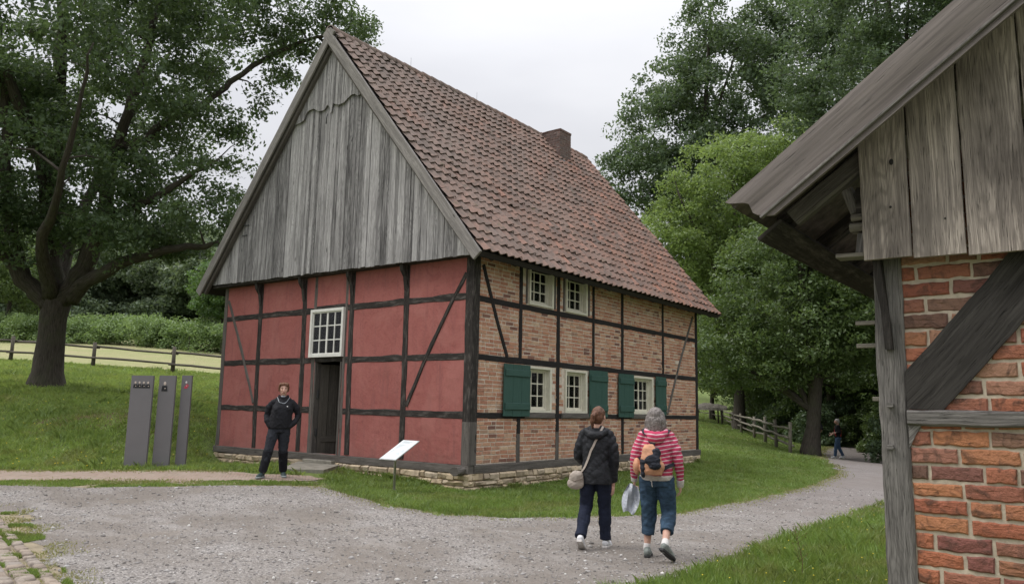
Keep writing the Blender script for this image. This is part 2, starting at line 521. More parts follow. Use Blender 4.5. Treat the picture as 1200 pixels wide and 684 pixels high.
def leafmat(name, c1, c2, c3, trans=.35, dry=False):
    k = Mt(name, .45, .5)
    out = k.t.nodes['Material Output']
    c = k.ramp(k.isl, [(0, c1), (.5, c2), (1, c3)])
    n = k.noise(.45, 3, .5)
    c = k.mix(k.ramp(n, [(.35, 0), (.7, .5)]), c, tuple(x * 1.5 for x in c2))
    if dry:
        c = k.mix(k.ramp(k.noise(.8, 5, .7, None, .5), [(.50, 0), (.64, .7)]), c, k.mix(k.isl, (.13, .12, .045), (.34, .30, .14)))
        c = k.mix(k.ramp(k.noise(2.1, 5, .7, k.map(1, 'Object', (1, 2, 0))), [(.50, 0), (.62, .6)]), c, tuple(x * .55 for x in c1))
    k.l(c, k.b.inputs['Base Color'])
    tl = k.t.nodes.new('ShaderNodeBsdfTranslucent')
    k.l(k.mix(.5, c, tuple(min(1, x * y) for x, y in zip(c3, (1.5, 1.5, .8)))), tl.inputs['Color'])
    ms = k.t.nodes.new('ShaderNodeMixShader'); ms.inputs[0].default_value = trans
    k.l(k.b.outputs[0], ms.inputs[1]); k.l(tl.outputs[0], ms.inputs[2])
    k.l(ms.outputs[0], out.inputs['Surface'])
    return k.m
OAKLEAF = leafmat('oak_leaf', (.056, .094, .046), (.080, .126, .058), (.112, .160, .070), .45)
DARKLEAF = leafmat('dark_leaf', (.065, .102, .058), (.085, .13, .066), (.112, .155, .075), .4)  # greyed and paled in the colour itself, in place of haze on distant trees
LIMELEAF = leafmat('lime_leaf', (.13, .19, .06), (.17, .24, .078), (.225, .295, .10), .45)
MIDLEAF = leafmat('mid_leaf', (.064, .104, .038), (.090, .138, .046), (.124, .172, .058), .4)
HEDGELEAF = leafmat('hedge_leaf', (.11, .17, .065), (.15, .22, .085), (.20, .28, .11), .4)
GRASSM = leafmat('grass_blade', (.105, .175, .04), (.15, .245, .055), (.24, .30, .095), .45, True)
GRASSH = leafmat('meadow_blade', (.14, .215, .055), (.20, .30, .075), (.30, .36, .12), .45, True)
def barkm():
    k = Mt('bark', .95, .1)
    v = k.map((2.5, 14, 1), 'UV')
    g = k.noise(1.5, 6, .7, v, .5)
    c = k.mix(k.ramp(g, [(.3, 0), (.7, 1)]), (.028, .024, .02), (.12, .105, .09))
    c = k.mix(k.ramp(k.noise(1.7), [(.5, 0), (.7, .4)]), c, (.07, .085, .04))
    k.bump(g, .03)
    return k.col(c)
BARK = barkm()

# ================================================================== GROUND
def inpoly(x, y, poly):
    c = np.zeros(x.shape, bool); n = len(poly)
    for i in range(n):
        x0, y0 = poly[i]; x1, y1 = poly[(i + 1) % n]
        if y0 == y1: continue
        c ^= ((y0 > y) != (y1 > y)) & (x < (x1 - x0) * (y - y0) / (y1 - y0) + x0)
    return c
def vnoise(x, y, s, seed=0):
    """cheap smooth noise in numpy, -1..1"""
    r = np.random.default_rng(seed)
    g = r.uniform(-1, 1, (64, 64))
    fx = x / s; fy = y / s
    i = np.floor(fx).astype(int); j = np.floor(fy).astype(int)
    u = fx - i; v = fy - j
    u = u * u * (3 - 2 * u); v = v * v * (3 - 2 * v)
    i %= 64; j %= 64; i2 = (i + 1) % 64; j2 = (j + 1) % 64
    return (g[i, j] * (1 - u) + g[i2, j] * u) * (1 - v) + (g[i, j2] * (1 - u) + g[i2, j2] * u) * v
def grid(xs, ys, f=None):
    X, Y = np.meshgrid(xs, ys, indexing='ij')
    return X, Y
def sheetmesh(X, Y, Z, keep=None):
    nx, ny = X.shape
    V = np.stack([X, Y, Z], -1).reshape(-1, 3)
    i, j = np.meshgrid(np.arange(nx - 1), np.arange(ny - 1), indexing='ij')
    a = (i * ny + j); F = np.stack([a, a + ny, a + ny + 1, a + 1], -1)
    F = F[keep] if keep is not None else F.reshape(-1, 4)
    u, inv = np.unique(F, return_inverse=True)
    return V[u], inv.reshape(F.shape)
ctr = lambda A: (A[:-1, :-1] + A[1:, 1:]) / 2
def nonuni(lo, hi, a, b, s):
    core = list(np.arange(a, b + s, s)); st = s; x = b + s
    while x < hi:
        st *= 1.12; x += st; core.append(x)
    st = s; x = a
    while x > lo:
        st *= 1.12; x -= st; core.insert(0, x)
    return np.array(core)
def groundm():
    k = Mt('meadow_soil', .98, .1)
    n = k.noise(.6, 5, .6); n2 = k.noise(7, 5, .7)
    c = k.mix(k.ramp(n2, [(.35, 0), (.65, 1)]), (.085, .12, .035), (.15, .185, .06))
    c = k.mix(k.ramp(n, [(.56, 0), (.7, .6)]), c, (.17, .15, .085))
    k.bump(n2, .05)
    return k.col(c)
GROUNDM = groundm()
X, Y = grid(nonuni(-600, 600, -34, 14, .5), nonuni(-500, 700, -14, 30, .5))
V, F = sheetmesh(X, Y, H(X, Y) - .006)
tag(link('ground', npmesh('ground', V, F, smooth=True), GROUNDM), kind='structure')

def sheet(name, poly, mat, dz, cell, jit=.08, jf=.5):
    p = np.array(poly)
    X, Y = grid(np.arange(p[:, 0].min() - .3, p[:, 0].max() + .3, cell), np.arange(p[:, 1].min() - .3, p[:, 1].max() + .3, cell))
    cx, cy = ctr(X), ctr(Y)
    jx = cx + vnoise(cx, cy, jf, 1) * jit + vnoise(cx, cy, .11, 2) * jit * .5
    jy = cy + vnoise(cx, cy, jf, 3) * jit + vnoise(cx, cy, .11, 4) * jit * .5
    V, F = sheetmesh(X, Y, H(X, Y) + dz, inpoly(jx, jy, poly))
    return tag(link(name, npmesh(name, V, F, smooth=True), mat), kind='structure')
def gravelm():
    k = Mt('grey_gravel', .95, .2)
    v = k.vor(55, None, 'F1', 'Color'); d = k.vor(55)
    sx = k.t.nodes.new('ShaderNodeSeparateColor'); k.l(v, sx.inputs[0])
    c = k.ramp(sx.outputs[0], [(0, (.10, .092, .086)), (.3, (.175, .16, .15)), (.6, (.27, .25, .23)), (.85, (.37, .345, .32)), (1, (.50, .47, .44))])
    v2 = k.vor(150, None, 'F1', 'Color')
    sy = k.t.nodes.new('ShaderNodeSeparateColor'); k.l(v2, sy.inputs[0])
    c = k.mix(.35, c, k.ramp(sy.outputs[0], [(0, (.11, .10, .09)), (1, (.36, .33, .31))]))
    n = k.noise(.5, 5, .62, None, .6)
    c = k.mix(k.ramp(n, [(.38, 0), (.58, .8)]), c, (.175, .152, .13))
    n3 = k.noise(1.1, 5, .6, k.map((1, 2.2, 1)))
    c = k.mix(k.ramp(n3, [(.50, 0), (.74, .45)]), c, (.37, .35, .33))
    n4 = k.noise(.8, 5, .65, k.map((1.6, .8, 1)))
    c = k.mix(k.ramp(n4, [(.54, 0), (.68, .5)]), c, (.205, .175, .145))
    # towards the wood the surface turns to trodden earth
    sp = k.t.nodes.new('ShaderNodeSeparateXYZ'); k.l(k.tc.outputs['Object'], sp.inputs[0])
    e = k.math('ADD', k.math('MULTIPLY', sp.outputs[1], .09), k.math('MULTIPLY', n, .8))
    c = k.mix(k.ramp(e, [(.30, 0), (.9, .62)]), c, (.20, .175, .165))
    k.bump(d, .014); k.bump(k.noise(2.2, 4, .6), .05)
    return k.col(c)
GRAVELM = gravelm()
YARD = [(-9.5, -7.6), (-4.6, -5.75), (-3.56, -5.1), (-2.6, -4.1), (-1.85, -3.1), (-1.3, -2.35), (-.3, -2.45), (.6, -2.5), (1.5, -2.32), (2.35, -1.8), (2.9, -.85), (3.4, -.1), (3.78, .8), (3.98, 3.95), (3.81, 7.3), (3.5, 10.9), (2.7, 13.5), (1.3, 17.1), (.3, 20.5), (-.9, 25), (-2.4, 33), (-5, 45), (-2, 46), (.6, 34), (2.4, 27), (4.2, 20), (5.4, 14), (6.1, 9), (5.95, 4.4), (5.78, 1.1), (5.8, -1.1), (5.8, -2.7), (5.65, -4.2), (5.8, -6), (6.8, -8), (8.6, -9.4), (12, -9.5), (12, -16), (4, -16), (3.2, -9.5), (2.2, -7.75), (.9, -7.32), (-.5, -6.92), (-1.98, -6.55), (-2.5, -6.75), (-4.5, -8.2), (-8.5, -10.5), (-12, -10.5)]
sheet('gravel_path', YARD, GRAVELM, .003, .05, .14)
def brickpathm():
    k = Mt('worn_brick_paving', .95, .15)
    n = k.t.nodes.new('ShaderNodeTexBrick')
    n.inputs['Scale'].default_value = 4.5
    n.inputs['Mortar Size'].default_value = .03
    n.inputs['Color1'].default_value = (.27, .18, .145, 1)
    n.inputs['Color2'].default_value = (.32, .235, .19, 1)
    n.inputs['Mortar'].default_value = (.22, .18, .14, 1)
    k.l(k.map(1, 'Object', (0, 0, R_(38))), n.inputs['Vector'])
    c = k.mix(k.ramp(k.noise(2.5, 5, .7), [(.36, .15), (.58, .85)]), n.outputs[0], (.30, .245, .20))
    c = k.mix(k.ramp(k.noise(6, 4, .6), [(.56, 0), (.7, .5)]), c, (.10, .11, .045))
    k.bump(n.outputs['Fac'], -.008); k.bump(k.noise(20), .01)
    return k.col(c)
sheet('brick_path', [(-12, -8.2), (-7.4, -4.75), (-5.5, -4.0), (-4.35, -3.2), (-2.9, -2.3), (-2.45, -1.7), (-2.0, -1.55), (-1.75, -2.0), (-2.05, -2.75), (-2.75, -3.5), (-3.4, -4.1), (-4.4, -4.8), (-5.2, -5.6), (-12, -9.8)], brickpathm(), .004, .05, .12)
def strawm():
    k = Mt('mown_hay_field', .98, .1)
    c = k.mix(k.ramp(k.noise(.5, 5, .65, k.map((1, 1, 1))), [(.35, 0), (.65, 1)]), (.32, .29, .165), (.26, .275, .125))
    c = k.mix(k.ramp(k.noise(2.5, 5, .7), [(.5, 0), (.7, .4)]), c, (.22, .27, .09))
    k.bump(k.noise(9), .1)
    return k.col(c)
sheet('hay_field', [(-34, -12), (-31.5, 3.0), (-25.5, 9), (-20, 14), (-22, 26), (-36, 30), (-52, 22), (-62, 10), (-62, -12)], strawm(), .03, .5, .3, 2)
sheet('hay_field', [(-16, 40), (-20, 54), (-27, 70), (-40, 70), (-30, 50), (-22, 40)], bpy.data.materials['mown_hay_field'], .03, .5, .3, 2)

sheet('trodden_earth', [(-12, -9.9), (-5.2, -5.6), (-4.4, -4.85), (-3.4, -4.15), (-2.75, -3.55), (-2.05, -2.8), (-1.7, -2.0), (-1.2, -2.2), (-1.85, -3.2), (-2.6, -4.2), (-3.5, -5.2), (-4.6, -5.9), (-9.5, -7.9)], plain('pale_earth', (.22, .185, .13), .95, .35, 6, .1, .02), .001, .08, .1)
sheet('trodden_earth', [(-3.4, -6.5), (-1.98, -6.45), (-.5, -6.8), (.9, -7.2), (2.3, -7.6), (3.4, -9.6), (-1, -9.0), (-4, -7.6)], bpy.data.materials['pale_earth'], -.001, .08, .1)
# old cobble strip in the near left corner: individual setts in one strip of paving
def setts():
    V = []; F = []
    d = np.array([.975, -.222]); nrm = np.array([-.222, -.975])     # runs towards the camera's right
    o = np.array([-3.2, -6.42])
    for r in range(9):
        t = -rng.random() * .2
        wd = .17 if r else .12
        while t < 7.4:
            L = rng.uniform(.10, .2)
            c = o + d * (t + L / 2) + nrm * (.12 + r * .172 + rng.normal() * .006)
            z = float(h1(c[0], c[1])) + .018 + rng.normal() * .006
            a = L / 2 - .008; b = wd / 2 - .01
            base = len(V)
            tl = rng.normal(0, .006, 4)
            for zz, k in ((-.05, 1), (z * 0 - .0, 1), (.014, .78)):
                for q, (sx, sy) in enumerate(((-1, -1), (1, -1), (1, 1), (-1, 1))):
                    p = c + d * sx * a * k * rng.uniform(.9, 1.03) + nrm * sy * b * k * rng.uniform(.9, 1.03)
                    V.append((p[0], p[1], z + zz + (tl[q] if zz >= 0 else 0)))
            for l in (0, 4):
                for q in range(4):
                    q2 = (q + 1) % 4
                    F.append((base + l + q2, base + l + q, base + l + 4 + q, base + l + 4 + q2))
            F.append((base + 11, base + 10, base + 9, base + 8))
            t += L + .004
    return np.array(V), np.array(F)
V, F = setts()
SETT = brickmat('old_setts', [(0, (.24, .20, .165)), (.5, (.32, .265, .21)), (1, (.27, .24, .21))], .4, 30)
tag(link('cobble_paving', npmesh('cobble_paving', V, F), SETT), kind='structure')

# loose stones on the gravel
def pebbles(n):
    ico = bmesh.new(); bmesh.ops.create_icosphere(ico, subdivisions=1, radius=1)
    bv = np.array([v.co[:] for v in ico.verts]); bf = np.array([[v.index for v in f.verts] for f in ico.faces])
    P = []
    while len(P) < n:
        x = rng.uniform(-9, 8, 4000); y = rng.uniform(-10, 8, 4000)
        k = inpoly(x, y, YARD)
        d = np.hypot(x - CAMP[0], y - CAMP[1])
        k &= rng.random(4000) < np.minimum(1, (5 / d) ** 1.2)
        P += list(zip(x[k], y[k]))
    P = np.array(P[:n])
    z = H(P[:, 0], P[:, 1]) + .006
    s = np.exp(rng.normal(math.log(.010), .42, n))
    S = s[:, None] * rng.uniform(.6, 1.2, (n, 3)) * [1, 1, .6]
    a = rng.random(n) * 6.28
    V = bv[None] * S[:, None, :]
    V = np.stack([V[..., 0] * np.cos(a)[:, None] - V[..., 1] * np.sin(a)[:, None], V[..., 0] * np.sin(a)[:, None] + V[..., 1] * np.cos(a)[:, None], V[..., 2]], -1)
    V += np.stack([P[:, 0], P[:, 1], z], -1)[:, None, :]
    F = (bf[None] + (np.arange(n) * len(bv))[:, None, None]).reshape(-1, 3)
    return V.reshape(-1, 3), F
V, F = pebbles(14000)
kp = Mt('pebble', .9, .2)
tag(link('loose_gravel', npmesh('loose_gravel', V, F), kp.col(kp.ramp(kp.isl, [(0, (.13, .12, .11)), (.5, (.24, .225, .215)), (.85, (.36, .345, .33)), (1, (.55, .53, .5))]))), kind='stuff')

# ================================================================== HOUSE
house = empty('half_timbered_house', (0, 0, .2), 'red and brick half-timbered farmhouse with weathered board gable and red pantile roof', 'house')
HW, HL = 8.1, 9.95
def wallmesh(name, mat, plane, rect, holes, depth, sign):
    """plane 'x' or 'y' at 0 offset; rect (a0,z0,a1,z1), holes same; depth inwards"""
    A = sorted({rect[0], rect[2]} | {h[0] for h in holes} | {h[2] for h in holes})
    Z = sorted({rect[1], rect[3]} | {h[1] for h in holes} | {h[3] for h in holes})
    def sub(L, s):
        o = [L[0]]
        for a, b in zip(L, L[1:]):
            n = max(1, int((b - a) / s)); o += [a + (b - a) * (i + 1) / n for i in range(n)]
        return o
    A = sub(A, .5); Z = sub(Z, .5)
    m = MB()
    def P(a, z, d): return (a, d, z) if plane == 'y' else (-d, a, z)
    inh = lambda a, z: any(h[0] < a < h[2] and h[1] < z < h[3] for h in holes)
    for i in range(len(A) - 1):
        for j in range(len(Z) - 1):
            ca, cz = (A[i] + A[i + 1]) / 2, (Z[j] + Z[j + 1]) / 2
            if inh(ca, cz): continue
            m.add([P(A[i], Z[j], 0), P(A[i + 1], Z[j], 0), P(A[i + 1], Z[j + 1], 0), P(A[i], Z[j + 1], 0)], [(0, 1, 2, 3)])
            m.add([P(A[i], Z[j], depth), P(A[i + 1], Z[j], depth), P(A[i + 1], Z[j + 1], depth), P(A[i], Z[j + 1], depth)], [(3, 2, 1, 0)])
    for a0, z0, a1, z1 in holes:
        m.add([P(a0, z0, 0), P(a0, z1, 0), P(a0, z1, depth), P(a0, z0, depth)], [(0, 1, 2, 3)])
        m.add([P(a1, z0, 0), P(a1, z1, 0), P(a1, z1, depth), P(a1, z0, depth)], [(3, 2, 1, 0)])
        m.add([P(a0, z1, 0), P(a1, z1, 0), P(a1, z1, depth), P(a0, z1, depth)], [(0, 1, 2, 3)])
        m.add([P(a0, z0, 0), P(a1, z0, 0), P(a1, z0, depth), P(a0, z0, depth)], [(3, 2, 1, 0)])
    return m.build(name, mat, house)
DOOR = (-4.50, .46, -3.60, 2.55)
FWIN = (-4.66, 2.63, -3.56, 3.68)
wallmesh('plaster_wall', PLASTER, 'y', (-HW + .02, .58, -.03, 4.55), [(-4.5, .58, -3.6, 3.66)], .14, 1)
WINS = [(1.76, 3.74, 2.56, 4.52), (3.12, 3.74, 3.92, 4.52), (1.70, 1.56, 2.52, 2.44), (3.12, 1.56, 3.92, 2.44), (6.06, 1.56, 7.12, 2.44)]
wallmesh('brick_wall', MORTAR, 'x', (.03, .58, HL - .02, 4.62), WINS, .16, 1)
bw = [o for o in house.children if o.name.startswith('brick_wall')][0]

def bricks(a0, a1, z0, z1, holes, P, course=.0772, blen=.25, joint=.012, proud=.006, depth=.03, jit=.0025, clip=None, bev=.004, rough=0):
    V = []; F = []; r = 0; z = z0
    while z < z1:
        hgt = course - joint
        t = a0 - (0 if r % 2 else blen * .5) - rng.random() * .04
        while t < a1:
            L = blen - joint + rng.normal() * .006
            if rng.random() < .2: L *= .5
            b0, b1 = max(t, a0), min(t + L, a1)
            t += L + joint * rng.uniform(.8, 1.2)
            if b1 - b0 < .03: continue
            if any(h[0] - .01 < b1 and b0 < h[2] + .01 and h[1] - .01 < z + hgt and z < h[3] + .01 for h in holes): continue
            if clip and not clip((b0 + b1) / 2, z + hgt / 2, b0, b1): continue
            zz = z + rng.normal() * .0015; pr = proud + rng.normal() * .0022
            hh = hgt + rng.normal() * .002
            base = len(V)
            if rough:
                n1 = max(2, int((b1 - b0) / .022)); n2 = 3
                def edge(a, zq, k):
                    q = Vector((a * 30, zq * 30, r * 1.7))
                    return noise.noise(q) * rough * k
                ring = []
                for i in range(n1 + 1): ring.append((b0 + (b1 - b0) * i / n1, zz))
                for i in range(1, n2 + 1): ring.append((b1, zz + hh * i / n2))
                for i in range(1, n1 + 1): ring.append((b1 - (b1 - b0) * i / n1, zz + hh))
                for i in range(1, n2): ring.append((b0, zz + hh - hh * i / n2))
                cx, cz = (b0 + b1) / 2, zz + hh / 2; m_ = len(ring)
                for lvl, (ins, d) in enumerate(((0, -depth), (0, pr - bev), (bev * 1.1, pr), (bev * 3.5, pr + .001))):
                    for a, zq in ring:
                        e = edge(a, zq, 1)
                        a2 = a - math.copysign(min(ins, abs(a - cx)), a - cx) * 1 + e * .6
                        z2 = zq - math.copysign(min(ins, abs(zq - cz)), zq - cz) + e * (1 if abs(zq - cz) > hh * .3 else .3)
                        V.append(P(a2, z2, d + (edge(a + 5, zq, .6) if lvl > 1 else 0)))
                for l in range(3):
                    for i in range(m_):
                        j = (i + 1) % m_
                        F.append((base + l * m_ + i, base + l * m_ + j, base + (l + 1) * m_ + j, base + (l + 1) * m_ + i))
                F.append(tuple(base + 3 * m_ + i for i in range(m_)))
            else:
                jj = rng.normal(0, jit, (4, 2))
                for ins, d in ((0, -depth), (0, pr - bev), (bev, pr)):
                    for q, (sx, sy) in enumerate(((b0, zz), (b1, zz), (b1, zz + hh), (b0, zz + hh))):
                        a = sx + (ins if q in (0, 3) else -ins) + jj[q, 0]
                        c = sy + (ins if q in (0, 1) else -ins) + jj[q, 1]
                        V.append(P(a, c, d))
                for l in (0, 4):
                    for q in range(4):
                        q2 = (q + 1) % 4
                        F.append((base + l + q, base + l + q2, base + l + 4 + q2, base + l + 4 + q))
                F.append((base + 8, base + 9, base + 10, base + 11))
        z += course; r += 1
    return V, F
V, F = bricks(.05, HL - .03, .60, 4.6, [(w_[0] - .05, w_[1] - .05, w_[2] + .05, w_[3] + .05) for w_ in WINS], lambda a, z, d: (d, a, z - .2), .0772, .245, .0155)
me = bpy.data.meshes.new('brick_facing'); me.from_pydata(V, [], F)
link('brick_facing', me, BRICKH, bw)
# far walls and floor close the house so that the panes look into a dark room
part(house, 'rear_wall', MORTAR, lambda m: (m.box((-HW, HL - .15, .3), (-.17, HL, 4.5)), m.box((-HW, .16, .3), (-HW + .14, HL - .16, 4.5))))
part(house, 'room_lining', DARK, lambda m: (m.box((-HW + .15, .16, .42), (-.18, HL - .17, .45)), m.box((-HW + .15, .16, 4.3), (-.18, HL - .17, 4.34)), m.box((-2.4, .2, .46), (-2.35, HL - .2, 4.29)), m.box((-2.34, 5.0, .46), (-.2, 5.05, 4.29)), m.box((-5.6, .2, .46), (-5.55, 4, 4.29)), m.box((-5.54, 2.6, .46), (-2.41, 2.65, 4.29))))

# plinth of rough sandstone
def plinth(m):
    for (p, q, ax) in (((-HW - .02, 0), (.06, 0), 0), ((0, -.06), (0, HL + .03), 1)):
        L = (q[0] - p[0]) if ax == 0 else (q[1] - p[1])
        for row, (z0, z1) in enumerate(((-.15, .10), (.104, .20), (.204, .30), (.304, .428))):
            t = -random.random() * .1
            while t < L - .02:
                l = min(random.uniform(.10, .34), L - t)
                o = random.uniform(-.03, .012)
                zz0, zz1 = z0 + random.uniform(-.012, .008), z1 + random.uniform(-.012, .004)
                a, b = p[ax] + max(t, 0) + .006, p[ax] + t + l - .006
                if b - a > .04:
                    P0 = (a, .02 + o, (zz0 + zz1) / 2) if ax == 0 else (-.02 - o, a, (zz0 + zz1) / 2)
                    P1 = (b, .02 + o, (zz0 + zz1) / 2 + random.uniform(-.006, .006)) if ax == 0 else (-.02 - o, b, (zz0 + zz1) / 2)
                    m.beam(P0, P1, .15, zz1 - zz0, seg=max(2, int((b - a) / .06)), jit=.020, ch=.028)
                t += l
part(house, 'stone_plinth', STONE, plinth)
part(house, 'plinth_core', MORTAR, lambda m: (m.box((-HW + .1, .03, -.2), (-.03, .1, .42)), m.box((-.1, .11, -.2), (-.03, HL, .42))))

# ---- timbers of the front
FT, ST = TIMBER, TIMBERS
def fbeam(p, q, w_, name='timber_post', mat=None, proud=.014, bend=0, jit=.011):
    m = MB(); d = .11
    m.beam((p[0], -proud + d / 2, p[1]), (q[0], -proud + d / 2, q[1]), w_, d, up=(0, 1, 0), bend=bend, jit=jit)
    return m.build(name, mat or FT, house)
def sbeam(p, q, w_, name='timber_post', mat=None, proud=.02, bend=0, jit=.006):
    m = MB(); d = .11
    m.beam((proud - d / 2, p[0], p[1]), (proud - d / 2, q[0], q[1]), w_, d, up=(1, 0, 0), bend=bend, jit=jit)
    return m.build(name, mat or ST, house)
fbeam((-HW + .06, .6), (-HW + .0, 4.5), .15, mat=TIMBERG)
for xb, xt, b in ((-6.55, -6.64, .02), (-4.93, -5.0, -.02), (-3.31, -3.38, .02), (-1.73, -1.76, -.01)):
    fbeam((xb, .6), (xt, 4.5), .15, mat=TIMBERG if xb == -1.73 and False else None, bend=b)
fbeam((-4.56, .46), (-4.60, 4.48), .10, 'door_post', TIMBERG, .010)
fbeam((-3.545, .46), (-3.56, 4.48), .09, 'door_post', TIMBERG, .010)
fbeam((-4.51, 2.58), (-3.60, 2.58), .11, 'door_lintel', TIMBER, .008)
for z0, z1 in ((1.50, 1.47), (2.57, 2.55), (3.66, 3.68)):
    for a, b in ((-HW + .06, -4.62), (-3.5, -.17)):
        za = z0 + (z1 - z0) * (a + HW) / HW; zb = z0 + (z1 - z0) * (b + HW) / HW
        fbeam((a, za), (b, zb), .135, 'timber_rail', TIMBER, .010, jit=.015)
fbeam((-4.62, 3.72), (-3.5, 3.73), .09, 'timber_rail', None, .0055)
fbeam((-8.0, 4.12), (-6.68, 1.62), .085, 'timber_brace', TIMBERG, .019, .03)
fbeam((-.18, 4.12), (-1.64, 1.62), .085, 'timber_brace', TIMBER, .019, -.05)
m = MB(); m.beam((-HW - .06, .035, .51), (.02, .035, .50), .15, .15, jit=.008); m.build('sill_beam', TIMBERG, house)
# corner post, shared by both fronts
m = MB(); m.beam((-.075, .075, .585), (-.085, .085, 4.5), .20, .20, up=(0, 1, 0), jit=.008); m.build('corner_post', TIMBER, house)
m = MB(); m.beam((-.075, .075, .58), (-.077, .077, 1.35), .205, .205, up=(0, 1, 0), jit=.008); m.build('post_repair', TIMBERG, house)
m = MB(); m.beam((-.13, -.24, .475), (-.13, -.03, .48), .19, .15, jit=.02, ch=.04); m.build('sill_end', TIMBERG, house)
# ---- timbers of the long side
m = MB(); m.beam((-.035, .12, .50), (-.035, HL + .08, .50), .15, .15, jit=.006); m.build('sill_beam', TIMBERG, house)
for y in (2.82, 5.60):
    sbeam((y, 1.15 if y < 5 else .6), (y, 4.55), .12)
sbeam((2.82, .58), (2.82, 1.14), .118, 'post_repair', TIMBERG, .018)
sbeam((1.46, .58), (1.46, 1.12), .115, 'post_repair', TIMBERG, .018)
sbeam((1.46, 1.125), (1.46, 1.45), .115)
sbeam((1.47, 2.6), (1.47, 4.55), .11)
sbeam((4.26, 2.6), (4.26, 4.55), .10); sbeam((4.26, .58), (4.26, 1.45), .10)
sbeam((7.78, 2.6), (7.78, 4.55), .11); sbeam((7.78, .58), (7.78, 1.45), .10)
sbeam((HL - .08, .585), (HL - .06, 4.5), .15)
for z, nm in ((1.47, 0), (2.545, 1), (3.64, 2)):
    sbeam((.18, z), (HL - .14, z - .005), .12 if z > 2 else .11, 'timber_rail', None, .014, jit=.006)
sbeam((.18, 4.52), (HL + .1, 4.52), .16, 'wall_plate', None, .03)
sbeam((.26, 4.30), (1.05, 2.6), .085, 'timber_brace', None, .026, .02)
sbeam((9.68, 4.30), (8.0, 1.55), .085, 'timber_brace', TIMBERG, .026, .05)
for y0, y1 in ((1.62, 2.68), (2.95, 4.1), (5.98, 7.25)):   # pale sill boards under the lower windows
    part(house, 'window_sill', TIMBERG, lambda m: m.beam((.026, y0, 1.48), (.026, y1, 1.48), .05, .115, jit=.003))

# ---- windows
def window(name, P, a0, z0, a1, z1, cols, rows, frame=.055, mull=None, mat=CREAM, inset=.03, fw=.02):
    """P(a, z, depth) ; depth grows inwards"""
    def bx(m, a, z, b, zz, d0, d1):
        p, q = P(a, z, d0), P(b, zz, d1)
        m.box([min(i, j) for i, j in zip(p, q)], [max(i, j) for i, j in zip(p, q)])
    m = MB()
    f = frame
    bx(m, a0, z0, a1, z0 + f, inset - .03, inset + .04); bx(m, a0, z1 - f, a1, z1, inset - .03, inset + .04)
    bx(m, a0, z0 + f, a0 + f, z1 - f, inset - .03, inset + .04); bx(m, a1 - f, z0 + f, a1, z1 - f, inset - .03, inset + .04)
    w0 = m.build(name, mat, house)
    m = MB()
    ia0, ia1, iz0, iz1 = a0 + f, a1 - f, z0 + f, z1 - f
    g = .028
    bx(m, ia0, iz0, ia1, iz0 + g, inset, inset + .032); bx(m, ia0, iz1 - g, ia1, iz1, inset, inset + .032)
    bx(m, ia0, iz0 + g, ia0 + g, iz1 - g, inset, inset + .032); bx(m, ia1 - g, iz0 + g, ia1, iz1 - g, inset, inset + .032)
    mid = (ia0 + ia1) / 2
    for c in range(1, cols):
        a = ia0 + (ia1 - ia0) * c / cols
        hw = (mull or fw) / 2 if c * 2 == cols else fw / 2
        bx(m, a - hw, iz0 + g, a + hw, iz1 - g, inset + .002, inset + .03)
    for r in range(1, rows):
        z = iz0 + (iz1 - iz0) * r / rows
        bx(m, ia0 + g, z - fw / 2, ia1 - g, z + fw / 2, inset + .005, inset + .027)
    m.build('glazing_bars', mat, w0)
    m = MB(); bx(m, ia0 + g, iz0 + g, ia1 - g, iz1 - g, inset + .014, inset + .018)
    m.build('pane', GLASS, w0)
    return w0
window('window', lambda a, z, d: (a, d - .075, z), *FWIN, 4, 3, .06, .045, WHITE, .03, .024)
for i, (a0, z0, a1, z1) in enumerate(WINS):
    window('window', lambda a, z, d: (-d + .03, a, z), a0 + .022, z0 + .022, a1 - .022, z1 - .022, 3 if i < 4 else 4, 3, .045, .045 if i == 4 else .022, CREAM, .115, .022)
    part(house, 'window_casing', CREAM, lambda m: (m.box((-.13, a0 - .03, z0 - .02), (.036, a0 + .02, z1 + .02)), m.box((-.13, a1 - .02, z0 - .02), (.036, a1 + .05, z1 + .02)), m.box((-.13, a0 + .0205, z0 - .02), (.034, a1 - .0205, z0 + .02)), m.box((-.13, a0 + .0205, z1 - .02), (.034, a1 - .0205, z1 + .02))))
# pale boards beside the upper windows and brick closers
for y in (1.66, 2.68, 3.03, 4.06):
    part(house, 'window_jamb', TIMBERG, lambda m: m.beam((.012, y, 3.72), (.012, y, 4.44), .05, .03, up=(1, 0, 0), jit=.003))
# curtain-like pale shutters inside
part(house, 'inner_curtain', plain('linen', (.25, .24, .215), .9, .2), lambda m: (m.box((-4.58, .20, 2.65), (-4.36, .21, 3.66)), m.box((-4.28, .20, 2.65), (-3.62, .205, 3.4)), m.box((-.32, 1.9, 1.55), (-.31, 2.06, 2.45)), m.box((-.32, 6.75, 1.55), (-.31, 6.95, 2.45)), m.box((-.3, 2.2, 1.6), (-.29, 2.5, 2.1))))
